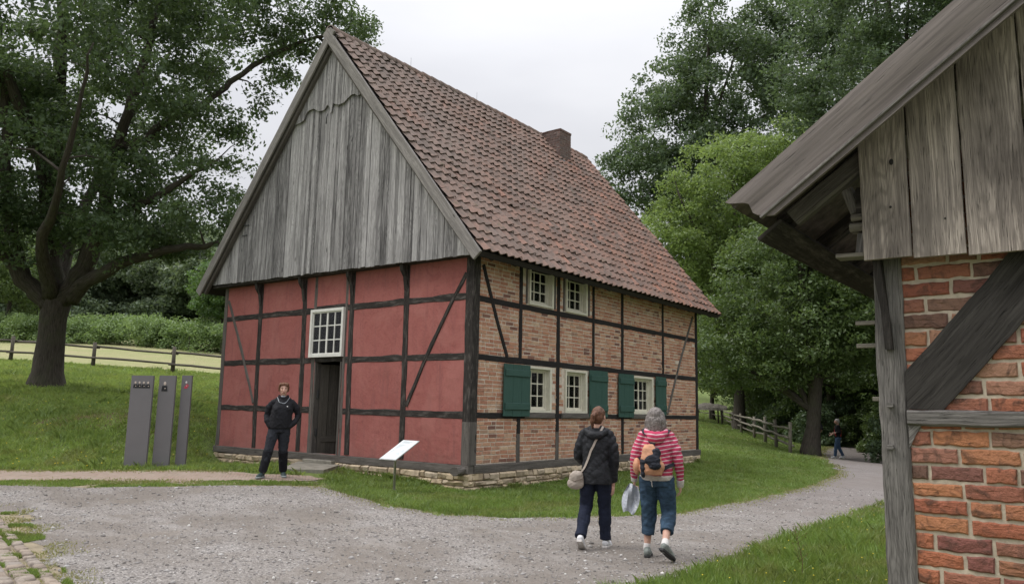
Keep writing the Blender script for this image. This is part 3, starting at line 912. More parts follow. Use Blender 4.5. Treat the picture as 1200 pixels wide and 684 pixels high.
# ---- shutters
def shutter(y0, y1, z0, z1):
    m = MB(); n = 3
    for i in range(n):
        a = y0 + (y1 - y0) * i / n + .002; b = y0 + (y1 - y0) * (i + 1) / n - .002
        m.beam((.055, (a + b) / 2, z0 + random.uniform(-.004, .004)), (.055, (a + b) / 2, z1 + random.uniform(-.004, .004)), b - a, .024, up=(1, 0, 0), jit=.0015, ch=.003)
    s = m.build('shutter', GREEN, house)
    m = Each('shutter_batten', GREEN, s)
    for z in (z0 + .19 * (z1 - z0), z0 + .83 * (z1 - z0)):
        m.beam((.079, y0 + .03, z), (.079, y1 - .02, z), .024, .13, up=(0, 0, 1), jit=.0015, ch=.008)
    m = Each('nail_head', IRON, s)
    for z in (z0 + .19 * (z1 - z0), z0 + .83 * (z1 - z0)):
        for a in (y0 + .08, y1 - .08):
            m.ell((.093, a, z), (.005, .007, .007), nu=6, nv=4)
shutter(.90, 1.76, 1.46, 2.47); shutter(4.02, 4.82, 1.46, 2.50); shutter(5.34, 6.08, 1.46, 2.49); shutter(7.26, 7.85, 1.52, 2.50)

# ---- door, set ajar into the dark room
def doorleaf(m):
    L = .78; a = R_(52)
    for i in range(4):
        t0 = L * i / 4 + .003; t1 = L * (i + 1) / 4 - .003; t = (t0 + t1) / 2
        m.beam((-4.42 + t * math.cos(a), .10 + t * math.sin(a), .49), (-4.42 + t * math.cos(a), .10 + t * math.sin(a), 2.48), t1 - t0, .035, up=(-math.sin(a), math.cos(a), 0), jit=.002, ch=.004)
door = part(house, 'door', DOORW, doorleaf)
part(door, 'door_hinge', IRON, lambda m: (m.box((-4.45, .055, .95), (-4.41, .09, 1.1)), m.box((-4.45, .055, 1.75), (-4.41, .09, 1.92))))
part(door, 'door_batten', DOORW, lambda m: m.beam((-4.36, .145, .88), (-3.99, .615, .88), .03, .12, jit=.002, ch=.004))
part(house, 'door_frame', TIMBERG, lambda m: (m.beam((-4.475, .06, .46), (-4.475, .06, 2.52), .05, .16, up=(0, 1, 0)), m.beam((-3.625, .06, .46), (-3.625, .06, 2.52), .045, .16, up=(0, 1, 0))))
part(house, 'threshold', STEPM, lambda m: m.beam((-4.52, -.02, .43), (-3.58, -.02, .43), .3, .07, jit=.006))
m = MB()
st = [(-4.75, -.12, .40), (-3.35, -.12, .40), (-2.75, -1.25, .40), (-3.45, -1.65, .40)]
st = [(-4.7, -.13, .40), (-3.35, -.13, .40), (-2.62, -1.15, .395), (-3.3, -1.62, .395)]
m.prism(st, (0, 0, -.16)); m.build('doorstep', STEPM, house)

# ---- gable boarding
GX, GZ, GE = -4.12, 10.0, 4.42       # ridge line, top, eave height
def roofz(x):
    return GZ - abs(x - GX) * (GZ - GE) / 4.62
SC = [(-5.4, 8.05), (-5.17, 8.05), (-5.01, 8.10), (-4.96, 8.23), (-4.88, 8.29), (-4.7, 8.30), (-4.5, 8.19), (-4.32, 8.18), (-4.19, 8.28), (-4.13, 8.22), (-4.10, 8.06), (-4.05, 8.06), (-4.02, 8.27), (-3.83, 8.19), (-3.65, 8.20), (-3.43, 8.32), (-3.30, 8.32), (-3.18, 8.24), (-3.10, 8.28), (-2.98, 8.14), (-2.8, 8.12)]
def scal(x):
    return float(np.interp(x, [p[0] for p in SC], [p[1] for p in SC]))
def boards(m, upper):
    x = -8.36 if not upper else -5.35
    end = .2 if not upper else -2.9
    while x < end:
        w_ = random.uniform(.085, .19) if not upper else .024
        if upper: hb = int((x + 9) / .144)
        x1 = min(x + w_, end)
        o = random.uniform(-.007, .007) if not upper else ((hb * 7919) % 13 - 6) * .0008
        g = .0035 if not upper else (0 if int((x1 + 9) / .144) == hb else .0015)
        a, b = x + g, x1 - g
        y0 = (-.31 if upper else -.262) + o
        zt = [roofz(a) - .16, roofz(b) - .16]
        if a < GX < b: zt = [min(zt)] * 2
        if upper:
            zb = [scal(a), scal(b)]
        else:
            zb0 = 4.505 - .11 * (x + 8.35) / 8.55 + random.uniform(-.012, .012)
            zb = [zb0 + random.uniform(-.004, .004), zb0]
        if min(zt) - max(zb) > .02:
            P = [(a, y0, zb[0]), (b, y0, zb[1]), (b, y0, zt[1]), (a, y0, zt[0])]
            V = P + [(p[0], p[1] + .025, p[2]) for p in P]
            F = [(0, 1, 2, 3), (7, 6, 5, 4), (0, 4, 5, 1), (1, 5, 6, 2), (2, 6, 7, 3), (3, 7, 4, 0)]
            ou, ov = (random.random() * 30, random.random() * 30) if not upper else (hb * 3.7, hb * 5.1)
            m.add(V, F, [[(V[i][2] + ou, V[i][0] + V[i][1] + ov) for i in f] for f in F])
        x = x1
part(house, 'gable_boarding', BOARD, lambda m: boards(m, False))
part(house, 'scalloped_boarding', BOARD, lambda m: boards(m, True))
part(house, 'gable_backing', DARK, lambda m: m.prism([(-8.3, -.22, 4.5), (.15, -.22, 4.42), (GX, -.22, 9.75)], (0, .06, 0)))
part(house, 'gable_soffit', TIMBER, lambda m: m.beam((-8.4, -.11, 4.47), (.18, -.11, 4.44), .22, .07, jit=.004))
part(house, 'iron_strap', IRON, lambda m: (m.box((-7.55, -.285, 5.86), (-6.95, -.275, 5.885)), m.box((-7.2, -.285, 5.62), (-7.0, -.275, 5.64))))
part(house, 'roof_hook', IRON, lambda m: m.tube([(GX - .02, -.33, 8.04), (GX - .02, -.36, 7.95), (GX - .02, -.36, 7.80)], .012, 6))
for x in (-6.64, -5.0, -3.38, -1.76):     # console brackets below the boarding
    part(house, 'post_bracket', TIMBER, lambda m: m.prism([(x - .05, -.02, 4.43), (x - .05, -.19, 4.43), (x - .05, -.16, 4.3), (x - .05, -.07, 4.18), (x - .05, -.02, 3.9)], (.1, 0, 0), (0, 0, 1)))
for s in (-1, 1):     # barge boards, top edge at the tiles
    e = Vector((GX + s * 4.66, 0, GE - .03)); t = Vector((GX, 0, GZ + .02))
    dr = (t - e).normalized(); nr = Vector((dr.z, 0, -dr.x)) * (1 if s < 0 else -1)
    if nr.z > 0: nr = -nr
    m = MB()
    c0 = e + nr * .12; c1 = t + nr * .12
    c1 = c1 + dr * .04
    m.beam((c0.x, -.44 - .002 * s, c0.z), (c1.x, -.44 - .002 * s, c1.z), .22, .05, up=(0, 1, 0), jit=.004, ch=.006)
    m.build('barge_board', BARGE, house)
    m = MB()
    c0 = e + nr * .22 + dr * .1; c1 = t + nr * .25
    m.beam((c0.x, -.335, c0.z), (c1.x, -.335 , c1.z), .12, .10, up=(0, 1, 0), jit=.004)
    m.build('verge_rafter', TIMBERG, house)

# ---- roof: pantiles, every tile real
def tiles(s):
    L = math.hypot(4.60, GZ - GE); ang = math.atan2(GZ - GE, 4.60)
    nr, nc = 25, 47; y0, y1 = -.40, 10.42; cw = (y1 - y0) / nc; rl = L / nr
    hn = np.array([.012, .0, .002, .014, .034, .048, .050, .040, .022, .004])
    tp = np.array([0, .12, .27, .42, .55, .66, .76, .87, .97, 1.06])
    K = len(tp); V = []; F = []
    for r in range(nr):
        for c in range(nc):
            yb = y0 + c * cw + rng.normal() * .005
            s0 = r * rl + rng.normal() * .006; s1 = s0 + rl + .05
            lift = rng.normal() * .005; tw = rng.normal() * .006
            sag = -.05 * math.sin(math.pi * (c / nc)) * math.sin(math.pi * (r / nr)) + .02 * noise.noise(Vector((c * .16, r * .2, 3)))
            base = len(V)
            for q, (ss, hh) in enumerate(((s0, -.004), (s1, .038), (s1, .018))):
                for k in range(K):
                    hgt = hn[k] + hh + lift + tw * tp[k] + sag
                    x = GX + s * (ss * math.cos(ang) + hgt * math.sin(ang))
                    z = GZ + .02 - ss * math.sin(ang) + hgt * math.cos(ang)
                    V.append((x, yb + tp[k] * cw, z - .2))
            for k in range(K - 1):
                for q in (0, 1):
                    a = base + q * K + k
                    f = (a, a + 1, a + K + 1, a + K)
                    F.append(f if s < 0 else f[::-1])
    return np.array(V), np.array(F)
part(house, 'roof_deck', TIMBER, lambda m: m.prism([(GX, -.40, GZ - .03), (GX + 4.60, -.40, GE - .02), (GX + 4.54, -.40, GE - .10), (GX, -.40, GZ - .16), (GX - 4.54, -.40, GE - .10), (GX - 4.60, -.40, GE - .02)], (0, 10.8, 0)))
roof = None
for s in (1, -1):
    V, F = tiles(s)
    o = link('tiled_roof_slope', npmesh('tiled_roof_slope', V, F, smooth=True), TILE, house)
    try: o.data.set_sharp_from_angle(angle=R_(50))
    except Exception: pass
    roof = roof or o
def ridge(m):
    y = -.44
    while y < 10.4:
        yy = min(y + .36, 10.44); o = random.uniform(-.008, .008)
        pts = []
        V = []
        for q, (yq, r) in enumerate(((y, .135), (yy, .118))):
            for k in range(9):
                a = math.pi * (-.08 + 1.16 * k / 8)
                V.append((GX + r * math.cos(a) * 1.05, yq, GZ - .03 + o + r * math.sin(a)))
        for k in range(9):
            V.append((V[k][0] * .9 + GX * .1, y, V[k][2] - .015))
        F = [(k + 1, k, 9 + k, 10 + k) for k in range(8)] + [(k, k + 1, 19 + k, 18 + k) for k in range(8)]
        m.add(V, F, None, True)
        y += .33
part(house, 'ridge_tiles', TILE, ridge)
# rafter feet under the eaves
for i in range(15):
    y = .1 + i * .72
    part(house, 'rafter_foot', TIMBER, lambda m: m.beam((-.15, y, 4.66), (.36, y, 4.36), .09, .10, jit=.004))
part(house, 'rear_verge_board', TIMBERG, lambda m: m.beam((GX + 4.62, 10.45, GE - .05), (GX, 10.45, GZ - .05), .14, .03, up=(0, 1, 0), jit=.003))
part(house, 'rear_gable', BOARD, lambda m: m.prism([(-8.2, HL, 4.45), (0, HL, 4.45), (GX, HL, 9.7)], (0, .05, 0)))
# chimney
CXc, CYc = -3.80, 8.10
CHX, CHY = .44, .30
V, F = [], []
for face in range(4):
    h_ = (CHX, CHY)[face % 2]; o_ = (CHY, CHX)[face % 2]
    def P(a, z, d, f=face):
        e = o_ + d
        q = [(a, -e), (e, a), (-a, e), (-e, -a)][f]
        return (CXc + q[0], CYc + q[1], z - .2)
    v, f = bricks(-h_, h_, 8.6, 10.02, [], P, .077, .22, .012, .004)
    F += [tuple(i + len(V) for i in q) for q in f]; V += v
me = bpy.data.meshes.new('chimney'); me.from_pydata(V, [], F)
CHB = brickmat('sooty_brick', [(0, (.13, .085, .075)), (.5, (.18, .12, .105)), (1, (.13, .10, .095))], .6, 30)
ch = link('chimney', me, CHB, house)
part(ch, 'chimney_core', plain('sooty_mortar', (.20, .18, .165), .95), lambda m: m.box((CXc - CHX + .002, CYc - CHY + .002, 8.6), (CXc + CHX - .002, CYc + CHY - .002, 10.015)))
part(ch, 'chimney_cap', CHB, lambda m: m.beam((CXc - CHX - .015, CYc, 10.05), (CXc + CHX + .015, CYc, 10.05), CHY * 2 + .03, .06, jit=.015))
part(ch, 'lead_flashing', plain('grey_lead', (.16, .16, .165), .6), lambda m: m.beam((CXc + CHX + .03, CYc - CHY - .05, 9.06), (CXc + CHX + .03, CYc + CHY + .05, 9.06), .05, .10, jit=.006))
for y in (2.15, 4.75):
    part(house, 'lightning_rod', IRON, lambda m: m.tube([(GX, y, 10.05), (GX, y, 10.34)], .0035, 5))


# ================================================================== SHED at the right edge
SX, SY = 8.295, -6.60
shed = empty('brick_barn', (8.36, -6.6, 0), 'close-up corner of a barn with orange hand-made bricks, oak post and wide gable planks', 'barn')
part(shed, 'corner_post', OLDPOST, lambda m: m.beam((8.360, SY + .07, -.1), (8.366, SY + .07, 2.75), .132, .14, up=(0, 1, 0), seg=90, jit=.006, ch=.012))
SB = 8.425
def braceline(x, up):
    return (1.822 + (x - SB) * 1.16) if up else (1.632 + (x - 8.585) * 1.29)
def clipb(a, z, b0, b1):
    lo = min(b0, b1); hi = max(b0, b1)
    return True
bk = part(shed, 'mortar_wall', MORTARS, lambda m: m.box((SB - .02, SY + .022, -.1), (11.4, SY + .14, 2.9)))
V, F = bricks(SB + .006, 11.4, .02, 2.85, [], lambda a, z, d: (a - 8.36, SY + .018 - d + 6.6, z), .0805, .243, .0155, .006, .02, clip=clipb, bev=.006, rough=.0075)
me = bpy.data.meshes.new('brick_infill'); me.from_pydata(V, [], F)
link('brick_infill', me, BRICKS, bk)
part(shed, 'timber_rail', OLDPOST, lambda m: m.beam((SB + .002, SY + .045, 1.598), (11.3, SY + .045, 1.60), .075, .13, up=(0, 1, 0), seg=80, jit=.005, ch=.012))
def bracef(m):
    n = 46; V = []; F = []; U = []
    lo0, lo1 = Vector((8.585, 0, 1.638)), Vector((9.36, 0, 2.66)); up0, up1 = Vector((8.428, 0, 1.822)), Vector((9.12, 0, 2.66))
    st0 = Vector((8.428, 0, 1.638))
    for i in range(n + 1):
        t = i / n
        a = lo0.lerp(lo1, t) + Vector((.022 * math.sin(math.pi * t), 0, -.018 * math.sin(math.pi * t)))
        b = up0.lerp(up1, t) + Vector((.010 * math.sin(math.pi * t), 0, -.010 * math.sin(math.pi * t)))
        for k in range(7):
            p = a.lerp(b, k / 6)
            e = noise.noise(Vector((t * 9, k * .8, 2))) * .005 + noise.noise(Vector((t * 40, k * 2, 5))) * .0016
            V.append((p.x + e * .7, SY - .004 + e * .5, p.z - e * .7))
    for i in range(n):
        for k in range(6):
            F.append((i * 7 + k, i * 7 + 7 + k, i * 7 + 8 + k, i * 7 + k + 1)); U.append([(i / n * 1.3, k * .036), ((i + 1) / n * 1.3, k * .036), ((i + 1) / n * 1.3, k * .036 + .036), (i / n * 1.3, k * .036 + .036)])
    b = len(V)
    V.append((st0.x, SY - .004, st0.z)); F.append((b, 0, 1, 2, 3, 4, 5, 6)); U.append([(-.05, .1)] + [(0, k * .036) for k in range(7)])
    # returns into the wall along both long edges
    for k in (0, 6):
        c = len(V)
        for i in range(n + 1):
            q = V[i * 7 + k]; V.append((q[0], SY + .06, q[2]))
        for i in range(n):
            F.append((i * 7 + k, c + i, c + i + 1, (i + 1) * 7 + k)); U.append([(i / n * 1.3, 3), (i / n * 1.3, 3.06), ((i + 1) / n * 1.3, 3.06), ((i + 1) / n * 1.3, 3)])
    m.add(V, F, U)
part(shed, 'diagonal_brace', wood('shaded_brace', (.014, .012, .011), (.075, .068, .062), .8, .4, .006), bracef)  # wood colour darkened to carry the shadow under the gable planks
part(shed, 'brace_foot', OLDPOST, lambda m: m.prism([(SB + .002, SY + .002, 1.56), (SB + .06, SY + .002, 1.56), (SB + .035, SY + .002, 1.52), (SB + .002, SY + .002, 1.45)], (0, .05, 0), (1, 0, 1)))
part(shed, 'post_bracket', TIMBER, lambda m: m.prism([(8.318, SY - .002, 2.40), (8.318, SY - .08, 2.40), (8.325, SY - .06, 2.25), (8.345, SY - .05, 2.1), (8.35, SY - .045, 1.93), (8.35, SY - .002, 1.93)], (.034, 0, 0), (0, 0, 1)))
for x, y, z, d in ((8.20, -6.56, 2.075, 0), (8.20, -6.56, 1.957, 0), (8.26, -6.54, 1.687, 0)):
    part(shed, 'wooden_peg', FENCEL, lambda m: m.beam((x, y, z), (8.31, y, z), .022, .022, jit=.001, ch=.004))
for x, z in ((8.350, 1.655), (8.342, 1.452)):
    part(shed, 'wooden_peg', OLDPOST, lambda m: m.beam((x, SY + .02, z), (x + .006, SY - .035, z + .002), .03, .022, jit=.002, ch=.005))
# gable planks above
xs = [8.283, 8.512, 8.742, 9.0, 9.21, 9.47, 9.7, 9.95, 10.2, 10.5]
def rakez(x, y=0): return 2.587 + (x - 7.877) * .712 + y
for a, b in zip(xs, xs[1:]):
    m = MB()
    n = 10; zb = 2.375 - (a - 8.28) * .045
    zt = rakez((a + b) / 2) + .12
    m.beam(((a + b) / 2, -6.705, zb), ((a + b) / 2, -6.705, zt + .08), b - a - .008, .028, up=(0, 1, 0), seg=28, jit=.003, ch=.004)
    m.build('gable_plank', OAKRAW, shed)
part(shed, 'plank_knot', DARK, lambda m: (m.ell((8.425, -6.722, 2.63), (.006, .004, .006)), m.ell((8.66, -6.722, 2.54), (.004, .004, .005)), m.ell((8.44, -6.722, 2.86), (.010, .004, .016))))
# verge: wavy moulded board over a plain one
sl = math.atan(.712); dv = Vector((math.cos(sl), 0, math.sin(sl))); nv = Vector((-math.sin(sl), 0, math.cos(sl)))
def verge(m):
    A = Vector((7.684, -6.99, 2.700)); LEN = 4.2
    W = .232
    # scroll-cut lower end: offsets along the rake while going down the width
    og = [(0, 0), (-.02, .012), (-.045, .038), (-.07, .070), (-.095, .088), (-.12, .082), (-.145, .075), (-.17, .085), (-.195, .108), (-.215, .128), (-W, .150)]
    n = 60; K = len(og); V = []; F = []; U = []
    for i in range(n + 1):
        s_ = LEN * i / n
        for k, (h, e) in enumerate(og):
            q = A + dv * (s_ + e) + nv * h
            o = noise.noise(Vector((s_ * 1.4, k * .3, 0))) * .006 + .004 * math.sin(h / W * 6)
            V.append(q + Vector((0, -.012 + o, 0)))
    for i in range(n):
        for k in range(K - 1):
            F.append((i * K + k, i * K + k + 1, (i + 1) * K + k + 1, (i + 1) * K + k))
            U.append([(LEN * i / n, -og[k][0]), (LEN * i / n, -og[k + 1][0]), (LEN * (i + 1) / n, -og[k + 1][0]), (LEN * (i + 1) / n, -og[k][0])])
    b = len(V)
    V += [v + Vector((0, .022, 0)) for v in V]
    F += [tuple(b + i for i in reversed(f)) for f in F]; U += [list(reversed(u)) for u in U]
    for k in range(K - 1):
        F.append((k, b + k, b + k + 1, k + 1)); U.append([(0, 0)] * 4)
    for i in range(n):
        for k in (0, K - 1):
            F.append((i * K + k, (i + 1) * K + k, b + (i + 1) * K + k, b + i * K + k)); U.append([(LEN * i / n, 0), (LEN * (i + 1) / n, 0), (LEN * (i + 1) / n, .02), (LEN * i / n, .02)])
    m.add(V, F, U)
VERGE = wood('painted_verge', (.10, .085, .078), (.215, .185, .168), .6, .35, .002, None, .7, (.34, .32, .30), (.62, .8))
part(shed, 'verge_board', VERGE, verge)
part(shed, 'verge_fillet', OLDPOST, lambda m: m.beam(Vector((7.872, -7.0, 2.592)), Vector((7.872, -7.0, 2.592)) + dv * 4, .014, .03, up=(0, 1, 0), jit=.001, ch=.003))
part(shed, 'verge_rafter', TIMBERG, lambda m: m.beam(Vector((7.925, -6.645, 2.655)), Vector((7.925, -6.645, 2.655)) + dv * 4.0, .10, .075, up=(0, 1, 0), jit=.006, seg=50))
part(shed, 'roof_slab', plain('mossy_roof_cover', (.10, .085, .072), .95, .4, 12, .1, .02), lambda m: m.prism([Vector((7.70, -6.985, 2.70)), Vector((7.70, -6.985, 2.70)) + dv * 4.2, Vector((7.70, -6.985, 2.70)) + dv * 4.2 - nv * .045, Vector((7.70, -6.985, 2.70)) - nv * .045], (0, 5.4, 0)))
for i in range(7):
    y = -6.45 + i * .72
    part(shed, 'rafter', TIMBER, lambda m: m.beam(Vector((7.80, y, 2.69)), Vector((7.80, y, 2.69)) + dv * 3.9, .10, .11, up=tuple(nv), jit=.006))
part(shed, 'eaves_board', TIMBER, lambda m: m.beam((7.83, -6.75, 2.585), (7.83, -1.7, 2.585), .16, .02, up=tuple(nv), jit=.003))
part(shed, 'wall_plate', TIMBER, lambda m: m.beam((8.33, -6.66, 2.69), (8.33, -1.8, 2.69), .17, .16, jit=.006))
part(shed, 'side_wall', MORTARS, lambda m: m.box((8.33, -6.45, -.1), (8.43, -1.8, 2.6)))
part(shed, 'jetty_board', FENCEL, lambda m: m.beam((8.145, -6.63, 2.418), (8.34, -6.63, 2.412), .10, .022, up=(0, 0, 1), jit=.002, ch=.003))
part(shed, 'timber_end', FENCEL, lambda m: (m.beam((8.215, -6.62, 2.565), (8.31, -6.62, 2.565), .10, .045, jit=.003), m.beam((8.225, -6.62, 2.615), (8.31, -6.62, 2.615), .10, .035, jit=.003)))
part(shed, 'timber_block', OLDPOST, lambda m: (m.beam((8.26, -6.60, 2.43), (8.27, -6.60, 2.53), .06, .10, up=(0, 1, 0), jit=.008), m.beam((8.24, -6.58, 2.65), (8.20, -6.58, 2.78), .06, .10, up=(0, 1, 0), jit=.008)))

# ================================================================== FENCES
def ground_pt(x, y, dz=0): return Vector((x, y, h1(x, y) + dz))
def fence(name, label, pts, hgt, rails, mat, pr=.06, lean=.03, group=None, top=None, rr=.035, sag=.05):
    b = ground_pt(*pts[0])
    f = empty(name, tuple(b), label, 'fence', group)
    P = []
    for i, (x, y) in enumerate(pts):
        g = ground_pt(x, y)
        h = hgt * random.uniform(.95, 1.08)
        ln = Vector((random.uniform(-lean, lean), random.uniform(-lean, lean), 0))
        m = MB(); m.tube([g - Vector((0, 0, .2)), g + Vector((0, 0, h * .5)) + ln * .5, g + Vector((0, 0, h)) + ln], [pr * 1.1, pr, pr * .92], 7, wob=.25)
        m.build('fence_post', mat, f)
        P.append((g, h, ln))
    for i in range(len(P) - 1):
        for r in rails:
            a = P[i][0] + Vector((0, 0, r + random.uniform(-.04, .04))); b_ = P[i + 1][0] + Vector((0, 0, r + random.uniform(-.04, .04)))
            d = (b_ - a).normalized(); sd_ = d.cross(Vector((0, 0, 1))) * (pr + rr * .6) * (1 if r != rails[0] else -1)
            a = a - d * .15 - sd_; b_ = b_ + d * .15 - sd_
            mid = (a + b_) / 2 + Vector((0, 0, random.uniform(-sag, sag)))
            m = MB(); m.tube([a, a.lerp(mid, .5) + Vector((0, 0, sag * .3)), mid, mid.lerp(b_, .5), b_], [rr, rr * 1.1, rr, rr * .95, rr * .85], 6, wob=.3)
            m.build('fence_rail', mat, f)
    return f
fence('rail_fence', 'dark two-rail wooden fence running along the top of the meadow behind the oak', [(-36.2, -1.5), (-33.2, .9), (-30.26, 3.21), (-27.29, 5.53), (-24.44, 7.75), (-21.5, 10.1), (-18.5, 12.4), (-15.5, 14.7)], 1.15, (.42, .92), FENCEW, .085, .04, rr=.05)
curve = [(-0.7, 20.12), (-2.14, 22.83), (-3.39, 25.04), (-4.88, 27.7), (-7.45, 32.72), (-10.57, 39.23), (-14.61, 47.56)]
fence('rail_fence', 'pale weathered three-rail fence curving uphill behind the brick side of the house', curve, 1.12, (.3, .62, .95), FENCEL, .07, .05, rr=.05)
fence('rail_fence', 'distant low fence crossing the slope beside the far corner of the house', [(-14.61, 47.56), (-15.79, 47.88), (-16.96, 48.24), (-24, 51.8), (-27, 52.5)], 1.1, (.45, .9), FENCEL, .07, .03)
# low thatched rack by the distant fence
bp = at(830, 489, 58); bz = h1(bp[0], bp[1]); bx_, by_ = float(bp[0]), float(bp[1])
hr = empty('hay_shelter', (bx_, by_, bz), 'small low thatched shelter on legs by the distant fence', 'shelter')
ux = Vector((.8, .6, 0)); uy = Vector((-.6, .8, 0)); cb = Vector((bx_, by_, bz))
for sx in (-1, 1):
    for sy in (-1, 1):
        part(hr, 'leg', FENCEW, lambda m: m.tube([cb + ux * sx * .9 + uy * sy * .5 - Vector((0, 0, .2)), cb + ux * sx * .85 + uy * sy * .45 + Vector((0, 0, .95))], .06, 6))
def thatch(m):
    V = []; F = []; n = 14
    for i in range(n + 1):
        for k in range(9):
            x = (i / n - .5) * 2.7; a = math.pi * k / 8
            e = noise.noise(Vector((i * .5, k * .7, 4))) * .12
            V.append(cb + ux * x * (1 - .06 * math.sin(a)) + uy * (math.cos(a) * (.75 + e)) + Vector((0, 0, .88 + math.sin(a) * (.55 + e) * (1 - .25 * abs(x)))))
    for i in range(n):
        for k in range(8): F.append((i * 9 + k, i * 9 + k + 1, (i + 1) * 9 + k + 1, (i + 1) * 9 + k))
        F.append((i * 9 + 8, i * 9, (i + 1) * 9, (i + 1) * 9 + 8))
    F += [tuple(range(9)), tuple(n * 9 + k for k in reversed(range(9)))]
    m.add(V, F)
part(hr, 'thatch', plain('grey_thatch', (.24, .22, .19), .95, .35, 9, .1, .05), thatch)

# ================================================================== STELES AND SIGN
STELE = plain('grey_panel_paint', (.145, .138, .142), .6, .06, 3)
BLACKP = plain('icon_black', (.012, .012, .014), .6, .05)
FACEP = plain('icon_face', (.50, .42, .36), .7, .1)
REDP = plain('icon_red', (.42, .05, .08), .7, .1)
WHP = plain('icon_white', (.6, .58, .56), .7, .1)
rd = Vector((.84, .54, 0)).normalized(); fd = Vector((rd.y, -rd.x, 0))     # panel faces the yard
def stele(x, y, w_, h, label, figs):
    g = ground_pt(x, y, -.03)
    root = empty('information_stele', tuple(g), label, 'information panel', 'grey panels in a row beside the house')
    m = MB()
    m.beam(g, g + Vector((0, 0, h)), w_, .05, up=tuple(fd), seg=1, jit=0, ch=.003)
    m.build('panel', STELE, root)
    c = g + fd * .027
    for fx, kind in figs:
        b = c + rd * fx + Vector((0, 0, h - .10))
        sc_ = 1.45 if kind == 'man' else 1
        body = BLACKP if kind != 'red' else REDP
        m = MB()
        if kind != 'red':
            for yy, ww, hh in ((-.115, .042, .075), (-.075, .034, .05)):
                m.prism([b + rd * (-ww * sc_) + Vector((0, 0, -.135 * sc_)), b + rd * (ww * sc_) + Vector((0, 0, -.135 * sc_)), b + rd * (ww * .8 * sc_) + Vector((0, 0, -.065 * sc_)), b + rd * (-ww * .8 * sc_) + Vector((0, 0, -.065 * sc_))], fd * .002) if yy < -.1 else None
        else:
            m.prism([b + rd * -.045 + Vector((0, 0, -.15)), b + rd * .02 + Vector((0, 0, -.15)), b + rd * .055 + Vector((0, 0, -.09)), b + rd * .01 + Vector((0, 0, -.06)), b + rd * -.02 + Vector((0, 0, -.10))], fd * .002)
        ic = m.build('picture_figure', body, root)
        m = MB(); m.ell(b + Vector((0, 0, -.035 * sc_)) + fd * .001, (.018 * sc_, .004, .024 * sc_), Matrix.Rotation(math.atan2(rd.y, rd.x), 3, 'Z')); m.build('picture_face', FACEP if kind != 'red' else WHP, ic)
        m = MB(); m.ell(b + Vector((0, 0, -.10 * sc_)) + fd * .003 + rd * .01, (.010, .003, .010), Matrix.Rotation(math.atan2(rd.y, rd.x), 3, 'Z')); m.build('picture_hands', FACEP, ic)
    return root
stele(-5.297, -3.383, .435, 1.76, 'widest grey upright panel on the left with a row of four small black-clad figures', [(-.125, 'p'), (-.045, 'p'), (.04, 'p'), (.125, 'p')])
stele(-5.016 + .03, -3.056, .325, 1.76, 'middle grey upright panel with one small figure in black', [(-.04, 'man')])
stele(-4.877 + .06, -2.762, .20, 1.77, 'narrowest grey upright panel nearest the house with a tiny red figure', [(0, 'red')])

def v3(a): return Vector([float(q) for q in a])
g = ground_pt(-.55, -1.3, -.1)
sign = empty('information_lectern', (g.x, g.y, g.z + .1), 'small tilted white information board on a thin post in the grass before the red wall', 'information board')
pA, pB, pC, pD = v3(at(443.8, 537.5, 13.05)), v3(at(463.4, 539, 13.0)), v3(at(491.8, 516.3, 13.3)), v3(at(472.8, 515, 13.38))
nn = (pB - pA).cross(pD - pA).normalized()
if nn.z < 0: nn = -nn
MET = plain('brushed_post_metal', (.34, .33, .29), .5, .1, 20, .5, 0, .2)
part(sign, 'board', plain('board_back', (.35, .35, .34), .5), lambda m: m.prism([pA, pB, pC, pD], -nn * .014))
e = .03
def q4(s, t): return (pA.lerp(pB, s)).lerp(pD.lerp(pC, s), t)
part(sign, 'board_face', plain('board_white', (.60, .64, .64), .35, .04), lambda m: m.prism([q4(e, e) + nn * .0035, q4(1 - e, e) + nn * .0035, q4(1 - e, 1 - e) + nn * .0035, q4(e, 1 - e) + nn * .0035], -nn * .003))
def lines(m):
    for i in range(12):
        t = .90 - i * .055
        if i in (2, 7): continue
        s1 = random.uniform(.55, .86)
        m.prism([q4(.14, t) + nn * .006, q4(s1, t) + nn * .006, q4(s1, t + .018) + nn * .006, q4(.14, t + .018) + nn * .006], -nn * .002)
part(sign, 'text_lines', plain('print_grey', (.30, .33, .35), .6), lines)
top = q4(.7, .35) - nn * .015
part(sign, 'post', MET, lambda m: (m.tube([g, Vector((g.x, g.y, top.z)), top], .022, 8), m.box((g.x - .04, g.y - .04, g.z + .08), (g.x + .04, g.y + .04, g.z + .10))))

# ================================================================== TREES
def leafcloud(cent, rad, per, size, flat=.55, up=.5, aspect=.52):
    n = len(cent) * per
    c = np.repeat(cent, per, 0)
    r = np.repeat(rad, per)
    d = rng.normal(size=(n, 3)); d /= np.linalg.norm(d, axis=1)[:, None]
    p = c + d * (rng.random(n) ** .45 * r)[:, None] * [1, 1, flat]
    nrm = rng.normal(size=(n, 3)) * .75 + [0, 0, up] + d * .35
    nrm /= np.linalg.norm(nrm, axis=1)[:, None]
    a = np.cross(nrm, rng.normal(size=(n, 3))); a /= np.linalg.norm(a, axis=1)[:, None]
    b = np.cross(nrm, a)
    s = size * rng.uniform(.65, 1.3, n)[:, None]
    V = np.stack([p - a * s * .5, p + b * s * aspect * .5 + a * s * .08, p + a * s * .5 - nrm * s * .12, p - b * s * aspect * .5 + a * s * .08], 1).reshape(-1, 3)
    return V, np.arange(n * 4).reshape(-1, 4)
